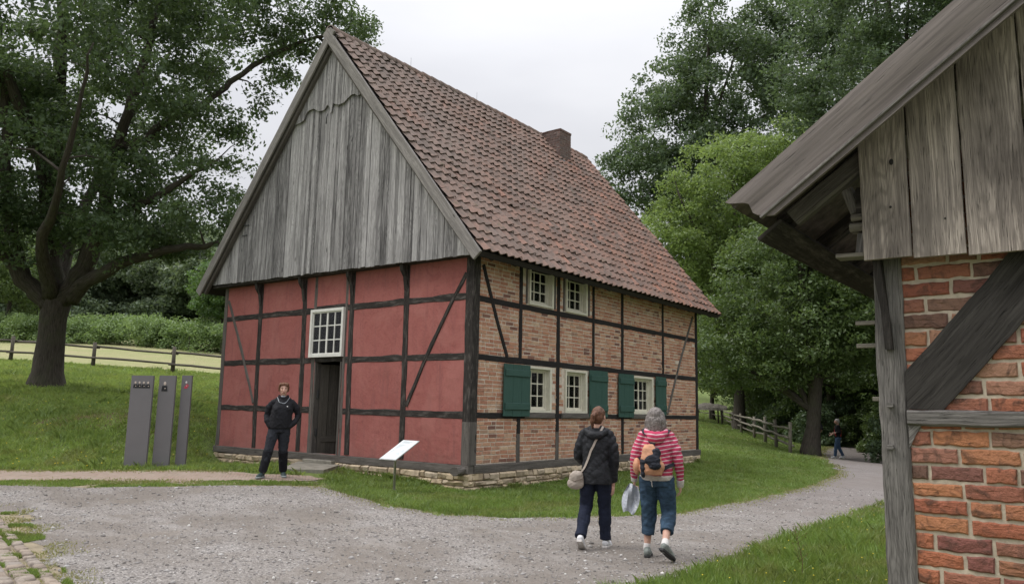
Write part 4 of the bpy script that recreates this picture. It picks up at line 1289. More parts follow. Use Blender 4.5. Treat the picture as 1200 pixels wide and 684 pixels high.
def clusters(ells, n, gap=.0, seed=0, gs=2.2):
    """cluster centres in a union of ellipsoids (centre, radii), biased outwards, thinned by noise"""
    r = np.random.default_rng(seed)
    vol = np.array([e[1][0] * e[1][1] * e[1][2] for e in ells]) ** .8; vol /= vol.sum()
    out = []
    while len(out) < n:
        c, ra = ells[r.choice(len(ells), p=vol)][:2]
        d = r.normal(size=3); d /= np.linalg.norm(d)
        p = np.array(c) + d * (r.random() ** .38) * np.array(ra)
        if noise.noise(Vector(p / gs) + Vector((seed * 7.3, 0, 0))) < gap: continue
        out.append(p)
    return np.array(out)
def skeleton(limbs, cent, thin=.016, seg=.9):
    """grow twigs from the limbs to the cluster centres"""
    N = []; Rr = []
    for pts, rad in limbs:
        for i in range(len(pts) - 1):
            for t in np.linspace(0, 1, 6):
                N.append(np.array(pts[i]) * (1 - t) + np.array(pts[i + 1]) * t); Rr.append(rad[i] * (1 - t) + rad[i + 1] * t)
    N = np.array(N); Rr = np.array(Rr)
    d0 = np.array([np.min(((N - c) ** 2).sum(1)) for c in cent])
    T = []
    for i in np.argsort(d0):
        c = cent[i]
        # prefer joints lower than the target
        dd = ((N - c) ** 2).sum(1) * np.where(N[:, 2] > c[2] + .3, 2.5, 1)
        j = int(np.argmin(dd)); a = N[j]; L = np.linalg.norm(c - a)
        if L < .15: continue
        k = max(2, int(L / seg) + 1)
        pts = [a + (c - a) * t + np.array([0, 0, .10 * L]) * math.sin(math.pi * t) + rng.normal(size=3) * .05 * L * math.sin(math.pi * t) for t in np.linspace(0, 1, k + 1)]
        r0 = min(Rr[j] * .7, thin + .022 * L)
        rs = [r0 + (thin * .5 - r0) * t for t in np.linspace(0, 1, k + 1)]
        T.append((pts, rs))
        N = np.vstack([N, pts[1:]]); Rr = np.append(Rr, rs[1:])
    return T
def tree(name, label, cat, base, limbs, cent, crad, per, lsize, leaf, group=None, trunk_n=14, flat=.55, thin=.016):
    base = tuple(float(x) for x in base)
    t = empty(name, base, label, cat, group)
    m = MB()
    m.tube(limbs[0][0], limbs[0][1], trunk_n, wob=.25)
    tr = m.build('trunk', BARK, t)
    if len(limbs) > 1:
        m = MB()
        for pts, rad in limbs[1:]:
            # smooth the polyline
            P = []; Q = []
            n = len(pts)
            for i in range(n - 1):
                p0 = np.array(pts[max(i - 1, 0)]); p1 = np.array(pts[i]); p2 = np.array(pts[i + 1]); p3 = np.array(pts[min(i + 2, n - 1)])
                for u in np.linspace(0, 1, 5)[:-1]:
                    P.append(.5 * ((2 * p1) + (-p0 + p2) * u + (2 * p0 - 5 * p1 + 4 * p2 - p3) * u * u + (-p0 + 3 * p1 - 3 * p2 + p3) * u ** 3) + rng.normal(size=3) * .03)
                    Q.append(rad[i] + (rad[i + 1] - rad[i]) * u)
            P.append(np.array(pts[-1])); Q.append(rad[-1])
            m.tube(P, Q, 10, wob=.25)
        m.build('limbs', BARK, tr)
    T = skeleton(limbs, cent, thin)
    m = MB()
    for pts, rs in T: m.tube(pts, rs, 4, caps=False)
    m.build('branches', BARK, t)
    V, F = leafcloud(cent, crad * rng.uniform(.7, 1.25, len(cent)), per, lsize, flat)
    link('crown', npmesh('crown', V - np.array(base), F), leaf, t)
    return t
def L_(pts, rad): return ([at(*p) for p in pts], rad)
oakb = at(54, 452, 23)
oak_limbs = [
    L_([(54, 462, 23), (54, 450, 23), (56, 436, 23), (58, 418, 23), (60, 395, 23), (63, 370, 23), (66, 352, 23), (66, 335, 23)], [.68, .54, .42, .385, .37, .37, .41, .33]),
    L_([(60, 356, 23), (36, 335, 22.8), (8, 300, 22.5), (-30, 265, 22), (-80, 215, 21.5), (-130, 150, 21)], [.32, .27, .22, .18, .13, .06]),
    L_([(64, 345, 23), (58, 300, 23.2), (60, 250, 23.4), (68, 180, 23.5), (70, 100, 23.6), (72, 10, 23.6), (80, -70, 23.6)], [.34, .30, .27, .24, .20, .15, .06]),
    L_([(58, 270, 23.3), (50, 200, 22.6), (33, 150, 22), (8, 85, 21.4), (-20, 30, 21), (-40, -40, 20.5)], [.22, .18, .16, .14, .11, .05]),
    L_([(22, 318, 22.7), (12, 260, 22.4), (8, 190, 22), (4, 110, 21.8), (0, 20, 21.6)], [.2, .18, .16, .12, .06]),
    L_([(72, 352, 23), (98, 312, 22.8), (118, 262, 22.5), (124, 215, 22.4), (136, 170, 22.3), (156, 115, 22), (176, 50, 22), (190, -30, 22)], [.30, .26, .22, .19, .16, .13, .10, .05]),
    L_([(82, 350, 23), (108, 325, 22.4), (150, 306, 21.8), (200, 291, 21.4), (240, 288, 21.2), (285, 278, 21)], [.24, .20, .15, .11, .08, .04]),
    L_([(118, 262, 22.5), (146, 246, 22), (185, 230, 21.6), (218, 208, 21.4), (252, 190, 21.4)], [.15, .12, .10, .07, .03]),
    L_([(138, 172, 22.3), (165, 165, 22.6), (200, 140, 22.8), (240, 120, 23), (285, 85, 23.2), (335, 55, 23.4), (400, 38, 23.4)], [.15, .13, .12, .10, .08, .06, .03]),
    L_([(62, 345, 22.8), (50, 290, 21.2), (70, 220, 19.4), (90, 130, 18.2), (110, 50, 17.6)], [.24, .15, .09, .05, .015]),
    L_([(66, 340, 23.2), (80, 290, 24.8), (110, 220, 26.4), (150, 140, 27.5), (200, 60, 28)], [.26, .2, .16, .12, .05]),
]
def E_(u, v, d, ru, rd_, rv):
    c = at(u, v, d); s = d / 901
    return (c, (ru * s * .9 + rd_ * .1, rd_, rv * s))
oak_ells = [E_(60, 150, 22.5, 200, 5.0, 150), E_(120, 40, 22.5, 215, 5.5, 120), E_(290, 15, 23.5, 125, 4.0, 72), E_(210, 175, 22, 78, 3.2, 75), E_(235, 262, 21.4, 52, 1.8, 30), E_(-70, 150, 22, 140, 5, 150), E_(150, 275, 22, 70, 2.4, 28), E_(20, 265, 21.5, 75, 3, 48), E_(385, 30, 23.5, 44, 2.0, 32), E_(190, -90, 23, 230, 5, 100), E_(278, 215, 22.5, 30, 1.6, 52), E_(200, 275, 21.3, 85, 1.8, 26), E_(95, 290, 21.5, 50, 2.0, 26)]
oc = clusters(oak_ells, 1190, .02, 3, 1.6)
tree('oak_tree', 'large spreading oak on the grassy bank left of the house', 'oak tree', oakb, oak_limbs, oc, .58, 120, .14, OAKLEAF, flat=.6, thin=.02)

def tallbase(u, d, dz=0):
    p = at(u, 480, d); return np.array([p[0], p[1], h1(p[0], p[1]) + dz])
def simple_tree(name, label, u, d, ells, n, crad, per, ls, leaf, tr, topv, seed, lean=0, gap=-.1, group=None, bu=None, gs=2.4):
    b = tallbase(bu if bu is not None else u, d)
    tp = at(u, topv, d)
    tr_pts = [b - [0, 0, .3], b + [0, 0, .15]]
    tr_r = [tr * 1.6, tr * 1.25]
    for t in (.12, .3, .5, .7, .9, 1):
        p = b + (tp - b) * t
        tr_pts.append(p + np.array([math.sin(t * 5 + seed) * .25, math.cos(t * 4 + seed) * .25, 0]) * min(1, t * 3)); tr_r.append(tr * (1.05 - .9 * t))
    limbs = [(tr_pts, tr_r)]
    r = np.random.default_rng(seed)
    for e in ells:
        c = np.array(e[0])
        for k in range(2):
            z = r.uniform(.3, .75)
            s = b + (tp - b) * z
            if s[2] > c[2]: s = b + (tp - b) * max(.2, (c[2] - b[2]) / (tp[2] - b[2]) - .2)
            q = c + r.normal(size=3) * np.array(e[1]) * .35
            limbs.append(([s, s * .6 + q * .4 + [0, 0, .4], q], [tr * .45, tr * .28, .05]))
    cl = clusters(ells, n, gap, seed, gs)
    return tree(name, label, 'tree', b, limbs, cl, crad, per, ls, leaf, group, 9, thin=.02 * d / 30)
G1 = 'trees beyond the house'
simple_tree('oak_tree', 'tall grey-green oak behind the right end of the tiled roof', 835, 60, [E_(800, 160, 60, 88, 5, 100), E_(875, 70, 60, 95, 5.5, 110), E_(745, 205, 60, 42, 3, 60), E_(860, 230, 60, 100, 5, 110), E_(955, 60, 61, 80, 5, 100), E_(800, 330, 60, 80, 4, 100)], 900, 1.25, 105, .31, DARKLEAF, .45, 10, 11, gap=-.10, gs=3, bu=790)
simple_tree('lime_tree', 'bright yellow-green leafy tree behind the lower end of the roof', 862, 48, [E_(865, 215, 48, 82, 4.0, 62), E_(800, 265, 48, 48, 3.0, 62), E_(935, 190, 48, 70, 3.6, 55), E_(850, 330, 48, 85, 4.0, 85), E_(905, 265, 48, 70, 4, 60), E_(1010, 290, 48, 60, 4, 80), E_(840, 410, 49, 40, 3, 40)], 760, .85, 100, .22, LIMELEAF, .34, 165, 12, gap=-.14, gs=1.9, bu=866)
simple_tree('broadleaf_tree', 'dark full tree with a bare brown trunk standing at the edge of the shaded path', 948, 30.5, [E_(930, 385, 30.5, 85, 3.0, 62), E_(865, 400, 32, 62, 2.4, 55), E_(1000, 370, 30, 70, 3.0, 62), E_(900, 320, 31, 80, 3, 60), E_(975, 300, 31, 75, 3.0, 60), E_(845, 430, 34, 38, 2.0, 26), E_(915, 432, 31, 60, 2.0, 22), E_(990, 430, 31, 50, 2.0, 26), E_(1010, 400, 33, 60, 4, 38), E_(1020, 330, 30, 60, 4, 60)], 800, .62, 95, .155, MIDLEAF, .30, 260, 13, gap=-.2, gs=1.4)  # last two crown lobes added to shade the path below
simple_tree('oak_tree', 'high dark oak whose crown rises above the barn roof', 1040, 33, [E_(1040, 60, 33, 110, 4, 100), E_(960, 110, 34, 60, 3, 75), E_(1120, 50, 32, 110, 4, 110), E_(1050, -50, 33, 140, 4, 80), E_(1040, 180, 33, 90, 3, 80)], 620, .75, 95, .18, DARKLEAF, .36, -60, 14, gap=-.16, bu=1075)
simple_tree('beech_tree', 'shadowy tree filling the gap above the far walkers', 1010, 40, [E_(1000, 330, 40, 80, 3.5, 80), E_(1010, 420, 40, 75, 3.0, 40), E_(930, 420, 42, 60, 3.0, 60), E_(1050, 250, 40, 80, 3.5, 90), E_(1060, 410, 37, 55, 2.5, 60)], 420, .95, 95, .22, MIDLEAF, .3, 230, 15, gap=-.3, bu=1030)
simple_tree('beech_tree', 'dark tree behind the fence beside the house end', 860, 66, [E_(870, 420, 66, 70, 3.5, 50), E_(910, 440, 50, 60, 3, 50), E_(850, 350, 52, 70, 4, 60), E_(960, 400, 50, 60, 3, 70)], 300, 1.15, 95, .27, MIDLEAF, .4, 300, 16, gap=-.3, bu=880)
simple_tree('young_tree', 'light green young tree just behind the house corner', 835, 62, [E_(830, 385, 62, 34, 2.5, 35), E_(838, 420, 62, 34, 2.5, 40), E_(852, 445, 60, 30, 2.5, 22)], 90, 1.2, 110, .28, LIMELEAF, .2, 370, 17, gap=-.3)
# backdrop wood behind the path: copies of two trees
def copy_tree(o, loc, rz, s, label=None, parent=None, group=None):
    c = o.copy(); col.objects.link(c)
    if parent: c.parent = parent
    else:
        c.location = loc; c.rotation_euler = (0, 0, rz); c.scale = (s, s, s)
        if label: c['label'] = label
        if group: c['group'] = group
        elif 'group' in c: del c['group']
    for ch in o.children: copy_tree(ch, None, 0, 1, None, c)
    return c
wb = np.array([-2, 62, 0.])
def local_tree(name, label, base, h, cr, n, crad, per, ls, leaf, seed, group, low=.12):
    b = np.array(base, float)
    r = np.random.default_rng(seed)
    ells = [(b + [0, 0, h * .62], (cr, cr, h * .36))] + [(b + [math.cos(a) * cr * .55, math.sin(a) * cr * .55, h * r.uniform(low + .2, .75)], (cr * .6, cr * .6, h * .2)) for a in np.arange(0, 6.2, 1.05)]
    limbs = [([b - [0, 0, .4], b + [0, 0, h * .2], b + [.2, .1, h * .5], b + [0, .2, h * .9]], [h * .022, h * .017, h * .012, h * .003])]
    cl = clusters(ells, n, -.12, seed, 3)
    return tree(name, label, 'tree', b, limbs, cl, crad, per, ls, leaf, group, 8, thin=.03)
WG = 'trees of the wood behind the path'
w1 = local_tree('woodland_tree', 'one of the dark wood trees closing off the shaded path', (3.5, 48, 0), 17, 5, 400, 1.5, 95, .34, DARKLEAF, 21, WG, -.2)
for x, y, s, rz in ((9, 44, 1, 1), (-3, 58, 1.1, 2), (14, 50, 1.2, 3), (6, 62, 1.2, 4), (-10, 66, 1.1, 5), (20, 42, 1.1, 2.2), (-17, 74, 1.2, .5), (9.5, 33, .75, 4.4), (0, 72, 1.3, 1.4), (-26, 80, 1.2, 3.3), (16, 30, .9, 5.3), (13, 20, .8, 5.9), (-3.5, 45, .9, 2.9), (-8, 50, .9, .3), (1, 42, .8, 4.9), (-12, 58, .9, 1.9), (7, 38, .8, 3.6)):
    copy_tree(w1, (x, y, h1(x, y) - .1), rz, s, group=WG)
w2 = local_tree('shade_canopy_tree', 'high-crowned tree added behind the barn to shade the path', (5.2, 27.5, 0), 13, 5.2, 330, 1.2, 100, .25, MIDLEAF, 23, None, .15)  # crown added to deepen the shade on the path, trunk unseen behind the barn
copy_tree(w2, (-2.8, 34, h1(-2.8, 34)), 2.2, 1.05, 'high-crowned tree added behind the bare brown trunk to shade the path')  # second crown added for shade over the path
# far wood on the left hillside
FG = 'trees of the distant wood on the left'
p = at(150, 480, 95)
FARLEAF = leafmat('far_leaf', (.10, .14, .09), (.13, .175, .105), (.17, .21, .125), .4)  # lighter, bluer leaf colour stands in for haze over the far wood
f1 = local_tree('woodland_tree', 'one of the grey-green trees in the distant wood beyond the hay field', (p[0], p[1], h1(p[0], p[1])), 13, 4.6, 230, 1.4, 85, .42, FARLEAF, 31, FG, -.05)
k = 0
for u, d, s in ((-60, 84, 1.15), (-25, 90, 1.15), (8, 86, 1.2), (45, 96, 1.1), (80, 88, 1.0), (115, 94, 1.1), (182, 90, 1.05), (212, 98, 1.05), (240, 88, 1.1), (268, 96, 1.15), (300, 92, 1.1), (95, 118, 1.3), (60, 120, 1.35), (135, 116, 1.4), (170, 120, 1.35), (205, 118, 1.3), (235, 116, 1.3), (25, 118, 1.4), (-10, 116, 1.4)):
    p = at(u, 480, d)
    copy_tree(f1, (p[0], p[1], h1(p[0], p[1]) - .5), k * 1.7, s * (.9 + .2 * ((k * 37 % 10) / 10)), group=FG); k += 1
LT = leafmat('hazel_leaf', (.05, .10, .03), (.075, .14, .04), (.11, .18, .05), .4)
p = at(250, 480, 52); local_tree('hazel_tree', 'light green leafy tree just left of the house behind the fence', (p[0], p[1], h1(p[0], p[1]) - .3), 7.2, 2.4, 170, .7, 110, .2, LT, 41, None, -.1)
p = at(-5, 480, 56); local_tree('hazel_tree', 'dark rounded tree at the left edge beneath the oak branches', (p[0], p[1], h1(p[0], p[1]) - .3), 9.5, 4.2, 260, .95, 95, .24, MIDLEAF, 42, None, -.1)
# hedge along the field
def hedge():
    A = at(-80, 480, 56); B = at(300, 480, 50)
    n = 620; t = rng.random(n)
    c = A[None] * (1 - t[:, None]) + B[None] * t[:, None]
    dd = (B - A)[:2]; dd /= np.linalg.norm(dd); nn_ = np.array([-dd[1], dd[0]])
    c[:, :2] += nn_ * rng.normal(size=n)[:, None] * .8
    c[:, 2] = H(c[:, 0], c[:, 1]) + rng.random(n) ** .7 * (1.9 + .10 * np.sin(t * 40)) - .1
    V, F = leafcloud(c, rng.uniform(.45, .8, n), 110, .17, .8)
    return A, c, V, F
A, hc, V, F = hedge()
hb = (float(A[0]), float(A[1]), h1(A[0], A[1]))
hd = empty('field_hedge', hb, 'long clipped green hedge along the far side of the hay field', 'hedge')
link('foliage', npmesh('foliage', V - np.array(hb), F), HEDGELEAF, hd)
m = MB()
for c in hc[::4]: m.tube([(c[0], c[1], h1(c[0], c[1]) - .2), tuple(c)], [.03, .01], 4, caps=False)
m.build('stems', BARK, hd)
# undergrowth along the shaded path
def shrub(label, u, d, r, h, leaf, seed, n=60, ls=.13, group=None, name='shrub', y=None):
    p = at(u, 500, d); b = np.array([p[0], p[1], h1(p[0], p[1])])
    rr = np.random.default_rng(seed)
    a = rr.random(n) * 6.28; q = rr.random(n) ** .5 * r
    z = rr.random(n) * h * (1 - .5 * (q / r) ** 2)
    cl = np.stack([b[0] + np.cos(a) * q, b[1] + np.sin(a) * q, b[2] + z], 1)
    s = empty(name, tuple(float(x) for x in b), label, 'shrub', group)
    m = MB()
    for c in cl[::2]: m.tube([tuple(b), tuple((b + c) / 2 + [0, 0, .1]), tuple(c)], [.02, .015, .006], 4, caps=False)
    m.build('stems', BARK, s)
    V, F = leafcloud(cl, np.full(n, .32), 90, ls, .8)
    link('foliage', npmesh('foliage', V - b, F), leaf, s)
    return s
UG = 'undergrowth shrubs beside the shaded path'
for i, (u, d, r, h) in enumerate(((1040, 35, 1.2, 2.4), (1060, 29, 1.2, 2.6), (1030, 38, 1.6, 2.8), (922, 50, 2.0, 2.2), (892, 58, 2.4, 2.5), (940, 50, 2.2, 2.8), (965, 47, 1.8, 3.0), (1015, 50, 2.4, 3.5), (985, 58, 2.6, 3.2), (912, 46, 1.6, 1.9), (935, 45, 1.8, 2.4), (955, 39, 1.3, 2.0), (1000, 43, 1.5, 2.4), (1040, 42, 1.8, 3.0), (975, 44, 1.2, 2.6), (1000, 40, 1.4, 4.0), (1022, 42, 1.6, 4.5), (968, 48, 1.8, 4.5), (992, 50, 2.0, 5.0), (945, 52, 2.0, 4.5), (1045, 38, 1.5, 4.2))):
    shrub('dark leafy undergrowth shrub beside the shaded path under the trees', u, d, r, h, DARKLEAF if i % 2 else MIDLEAF, 50 + i, 70, .15, UG)


# ================================================================== PEOPLE
def sortdir(a): return a.normalized()
def basis(d, upv=(0, 0, 1)):
    """matrix whose y column is d"""
    y = Vector(d).normalized(); x = y.cross(Vector(upv))
    if x.length < 1e-3: x = Vector((1, 0, 0))
    x.normalize(); z = x.cross(y)
    return Matrix((x, y, z)).transposed()
class Sh(MB):
    def limb(s, pts, rad, n=12):
        P = [Vector(p) for p in pts]
        s.tube(P, rad, n)
        for p, r in zip(P, rad): s.ell(p, (r, r, r), nu=10, nv=7)
        return s
    def loft(s, rings, n=20, pw=2.4):
        V = []
        for (c, rx, ry) in rings:
            for k in range(n):
                a = 2 * math.pi * k / n
                ca, sa = math.cos(a), math.sin(a)
                q = (abs(ca) ** pw + abs(sa) ** pw) ** (-1 / pw)
                V.append((c[0] + rx * ca * q, c[1] + ry * sa * q, c[2]))
        F = [(i * n + k, i * n + (k + 1) % n, (i + 1) * n + (k + 1) % n, (i + 1) * n + k) for i in range(len(rings) - 1) for k in range(n)]
        F += [tuple(range(n - 1, -1, -1)), tuple((len(rings) - 1) * n + k for k in range(n))]
        return s.add(V, F)
    def orient(s, c, d, r, up=(0, 0, 1)):
        """ellipsoid, r = (side, along d, up)"""
        return s.ell(c, r, basis(d, up), 14, 10)
    def blob(s, name, mat, root, vox=.008, smooth=4, fold=0, fs=6, parent=None, thin=None, cut=None):
        me = bpy.data.meshes.new('tmp'); me.from_pydata(s.V, [], s.F)
        o = bpy.data.objects.new('tmp', me); col.objects.link(o)
        md = o.modifiers.new('r', 'REMESH'); md.mode = 'VOXEL'; md.voxel_size = vox; md.use_smooth_shade = True
        if smooth:
            ms = o.modifiers.new('s', 'SMOOTH'); ms.iterations = smooth; ms.factor = .5
        dg = bpy.context.evaluated_depsgraph_get(); dg.update()
        e = o.evaluated_get(dg)
        out = bpy.data.meshes.new_from_object(e, depsgraph=dg)
        bpy.data.objects.remove(o); bpy.data.meshes.remove(me)
        if fold:
            n = len(out.vertices); co = np.empty(n * 3); no = np.empty(n * 3)
            out.vertices.foreach_get('co', co); out.vertices.foreach_get('normal', no)
            co = co.reshape(-1, 3); no = no.reshape(-1, 3)
            d = np.array([.5 * noise.noise(Vector((c[0] * fs * .8, c[1] * fs * .8, c[2] * fs * 1.6 + c[0] * 5)))
                          + 1.1 * abs(noise.noise(Vector((c[0] * fs * .7 + 3, c[1] * fs * .7, c[2] * fs * 1.5 - c[0] * 9)))) + .8 * abs(noise.noise(Vector((c[0] * fs * 1.9, c[1] * fs * 1.9 + 7, c[2] * fs * 2.6 + c[0] * 12)))) - .45 for c in co])
            co += no * (d * fold)[:, None]
            out.vertices.foreach_set('co', co.ravel()); out.update()
        out.name = name
        out.polygons.foreach_set('use_smooth', np.ones(len(out.polygons), bool))
        ob = bpy.data.objects.new(name, out); col.objects.link(ob)
        out.materials.append(mat)
        if parent or root: ob.parent = parent or root
        return ob
def hand(s, wr, d, n, side, curl=.5, spread=.0):
    """wrist point, direction of the fingers d, palm normal n (fingers curl towards it), side vector towards the thumb"""
    d = Vector(d).normalized(); n = Vector(n); n = (n - d * n.dot(d)).normalized(); w_ = d.cross(n)
    if w_.dot(Vector(side)) < 0: w_ = -w_
    wr = Vector(wr)
    s.ell(wr + d * .045, (.5, .5, .5) if False else (.038, .052, .016), Matrix((w_, d, n)).transposed(), 12, 8)
    for k, (o, L) in enumerate(((.030, .068), (.010, .078), (-.010, .072), (-.030, .056))):
        b = wr + d * (.078 - abs(o) * .2) + w_ * o
        p = [wr + d * .05 + w_ * o * .9, b]
        dd = (d + w_ * o * (2 + spread)).normalized()
        for j, f in enumerate((.45, .32, .25)):
            a = curl * (.5 + j * .7)
            p.append(p[-1] + (dd * math.cos(a) + n * math.sin(a)) * L * f)
        s.limb(p, [.009, .0088, .0078, .0072, .0062], 8)
    t0 = wr + d * .022 + w_ * .026
    s.limb([t0, t0 + (d * .7 + w_ * .6 + n * .2) * .034, t0 + (d * 1.25 + w_ * .75 + n * .5) * .042], [.013, .0098, .0075], 8)
def skin_body(J, headrot=0, headtilt=(0, 0), face=True):
    s = Sh()
    pv, ch, nk, hd = [Vector(J[k]) for k in ('pelvis', 'chest', 'neck', 'head')]
    s.loft([(pv + Vector((0, 0, -.07)), .12, .09), (pv, .15, .105), (pv.lerp(ch, .45), .118, .085), (ch, .135, .095), (ch.lerp(nk, .5), .13, .085), (nk + Vector((0, 0, -.05)), .075, .06)])
    s.limb([nk - Vector((0, 0, .06)), nk + Vector((0, 0, .02)), hd - Vector((0, .012, .06))], [.058, .052, .05])
    for sd_ in ('l', 'r'):
        a, b, c = [Vector(J[k + sd_]) for k in ('sh', 'el', 'wr')]
        s.limb([a, a.lerp(b, .5), b, b.lerp(c, .35), c], [.05, .044, .036, .036, .025])
        a, b, c = [Vector(J[k + sd_]) for k in ('hip', 'kn', 'an')]
        s.limb([a, a.lerp(b, .5), b, b.lerp(c, .35), c], [.085, .07, .05, .05, .034])
        h, t = Vector(J['he' + sd_]), Vector(J['to' + sd_])
        s.limb([c, h.lerp(t, .22) + Vector((0, 0, .035)), h.lerp(t, .5) + Vector((0, 0, .022)), h.lerp(t, .85) + Vector((0, 0, .016))], [.034, .024, .020, .016])
        if J.get('hd' + sd_):
            hand(s, J['wr' + sd_], *J['hd' + sd_])
    M = Matrix.Rotation(headrot, 3, 'Z') @ Matrix.Rotation(headtilt[0], 3, 'X') @ Matrix.Rotation(headtilt[1], 3, 'Y')
    def q(x, y, z): return hd + M @ Vector((x, y, z))
    s.ell(q(0, -.008, .018), (.074, .092, .092), M, 16, 12)
    s.ell(q(0, .022, -.045), (.055, .062, .062), M, 14, 10)
    s.ell(q(0, .05, -.082), (.026, .026, .022), M)
    s.ell(q(0, .070, .0), (.046, .018, .05), M)
    s.limb([q(0, .084, .012), q(0, .100, -.018), q(0, .106, -.030)], [.0085, .011, .0125], 8)
    s.ell(q(-.012, .097, -.034), (.008, .008, .006), M); s.ell(q(.012, .097, -.034), (.008, .008, .006), M)
    s.ell(q(0, .086, -.057), (.024, .010, .010), M)
    for e in (-1, 1):
        s.ell(q(e * .034, .068, -.022), (.020, .016, .018), M)
        s.ell(q(e * .032, .077, .030), (.020, .009, .006), M)
        s.ell(q(e * .076, -.006, -.008), (.009, .019, .030), M)
    return s, q, M
def stdJ(**k):
    J = dict(pelvis=(0, 0, .90), chest=(0, 0, 1.20), neck=(0, -.01, 1.40), head=(0, .02, 1.535), shl=(-.155, 0, 1.315), shr=(.155, 0, 1.315), ell=(-.2, -.02, 1.06), elr=(.2, -.02, 1.06), wrl=(-.2, .06, .83), wrr=(.2, .06, .83),
             hipl=(-.085, 0, .86), hipr=(.085, 0, .86), knl=(-.09, .02, .47), knr=(.09, .02, .47), anl=(-.09, 0, .085), anr=(.09, 0, .085), hel=(-.09, -.05, .03), her=(.09, -.05, .03), tol=(-.10, .15, .02), tor=(.10, .15, .02))
    J.update(k); return J
def shoe(name, h, t, an, upper, sole, root, w_=.046):
    h, t, an = Vector(h), Vector(t), Vector(an)
    d = (t - h).normalized(); B = basis(d); up = B @ Vector((0, 0, 1)); L = (t - h).length
    s = Sh()
    s.limb([h + up * .045 + d * .01, h.lerp(t, .45) + up * .036, t + up * .022 - d * .02], [.040, .043, .034])
    s.orient(h.lerp(t, .72) + up * .018, d, (w_, L * .34, .030)); s.orient(h.lerp(t, .15) + up * .02, d, (.038, L * .24, .036))
    s.limb([h + up * .05 + d * .03, an * .6 + (h + up * .07 + d * .03) * .4], [.040, .038])
    u = s.blob(name, upper, root, .007, 3)
    s = Sh()
    prof = [(-.03, .030), (0.02, .038), (L * .35, .036), (L * .6, .045), (L * .85, .046), (L + .02, .034), (L + .045, .014)]
    V = []; side = B @ Vector((1, 0, 0))
    for z in (-.012, .016):
        for y, ww in prof: V.append(h + d * y + side * ww + up * z)
        for y, ww in reversed(prof): V.append(h + d * y - side * ww + up * z)
    n = len(prof) * 2
    s.add(V, [tuple(range(n - 1, -1, -1)), tuple(range(n, 2 * n))] + [(i, (i + 1) % n, (i + 1) % n + n, i + n) for i in range(n)])
    s.blob('sole', sole, root, .006, 3, parent=u)
    return u
def cloth(name, c, rough=.85, var=.18, bump=.004, sc=14):
    k = Mt(name, rough, .2)
    n = k.noise(sc, 4, .6, k.map((1, 1, 2.2)), .6); n2 = k.noise(300, 2, .5)
    k.bump(n, bump); k.bump(n2, .0008)
    return k.col(k.mix(k.ramp(n, [(.35, 0), (.65, 1)]), tuple(x * (1 - var) for x in c), tuple(x * (1 + var) for x in c)))
def hairm(name, a, b):
    k = Mt(name, .55, .4)
    n = k.noise(18, 5, .7, k.map((3.2, 3.2, .6)), .8)
    k.bump(n, .012)
    return k.col(k.mix(k.ramp(n, [(.3, 0), (.7, 1)]), a, b))
SKIN = plain('skin', (.52, .31, .235), .55, .08, 12, .4)
def place(name, loc, yaw, label, cat='person', group=None):
    e = empty(name, loc, label, cat, group); e.rotation_euler = (0, 0, yaw); return e
def free(o, root, label, cat):
    """a carried thing: own top-level object standing where its bearer stands"""
    o.parent = None; o.location = root.location; o.rotation_euler = root.rotation_euler
    return tag(o, label, cat)
def surf(ob, pts, off=.006):
    """drop points onto the surface of ob (same local space)"""
    t = BVHTree.FromPolygons([v.co for v in ob.data.vertices], [tuple(p.vertices) for p in ob.data.polygons])
    out = []
    for p in pts:
        c, n, i, d = t.find_nearest(Vector(p))
        out.append((c + n * off, n))
    for _ in range(3):      # a strap lies taut, not in every crease
        out = [out[0]] + [((out[i - 1][0] + out[i][0] * 2 + out[i + 1][0]) / 4, (out[i - 1][1] + out[i][1] + out[i + 1][1]).normalized()) for i in range(1, len(out) - 1)] + [out[-1]]
    return out
def ribbon(m, pn, w_, th=.004):
    """flat strap through (point, normal) pairs"""
    P = [p for p, n in pn]; V = []
    for i, (p, n) in enumerate(pn):
        t = (P[min(i + 1, len(P) - 1)] - P[max(i - 1, 0)]).normalized()
        b = t.cross(n).normalized() * w_ / 2
        V += [p - b, p + b, p + b + n * th, p - b + n * th]
    F = [(i * 4 + k, i * 4 + (k + 1) % 4, i * 4 + 4 + (k + 1) % 4, i * 4 + 4 + k) for i in range(len(P) - 1) for k in range(4)]
    F += [(3, 2, 1, 0), tuple(len(P) * 4 - 4 + k for k in range(4))]
    return m.add(V, F)
def subdiv(pts, n=6):
    P = [Vector(p) for p in pts]; out = []
    for i in range(len(P) - 1):
        p0, p1, p2, p3 = P[max(i - 1, 0)], P[i], P[i + 1], P[min(i + 2, len(P) - 1)]
        for k in range(n):
            u = k / n
            out.append(.5 * ((2 * p1) + (p2 - p0) * u + (2 * p0 - 5 * p1 + 4 * p2 - p3) * u * u + (3 * p1 - p0 - 3 * p2 + p3) * u ** 3))
    return out + [P[-1]]
def build_local(m, name, mat, parent):
    me = bpy.data.meshes.new(name); me.from_pydata(m.V, [], m.F); me.materials.append(mat)
    me.polygons.foreach_set('use_smooth', np.array(m.S, bool))
    o = bpy.data.objects.new(name, me); col.objects.link(o)
    if parent: o.parent = parent
    return o
def yaw_to(fx, fy): return math.atan2(-fx, fy)      # local +y faces (fx, fy)
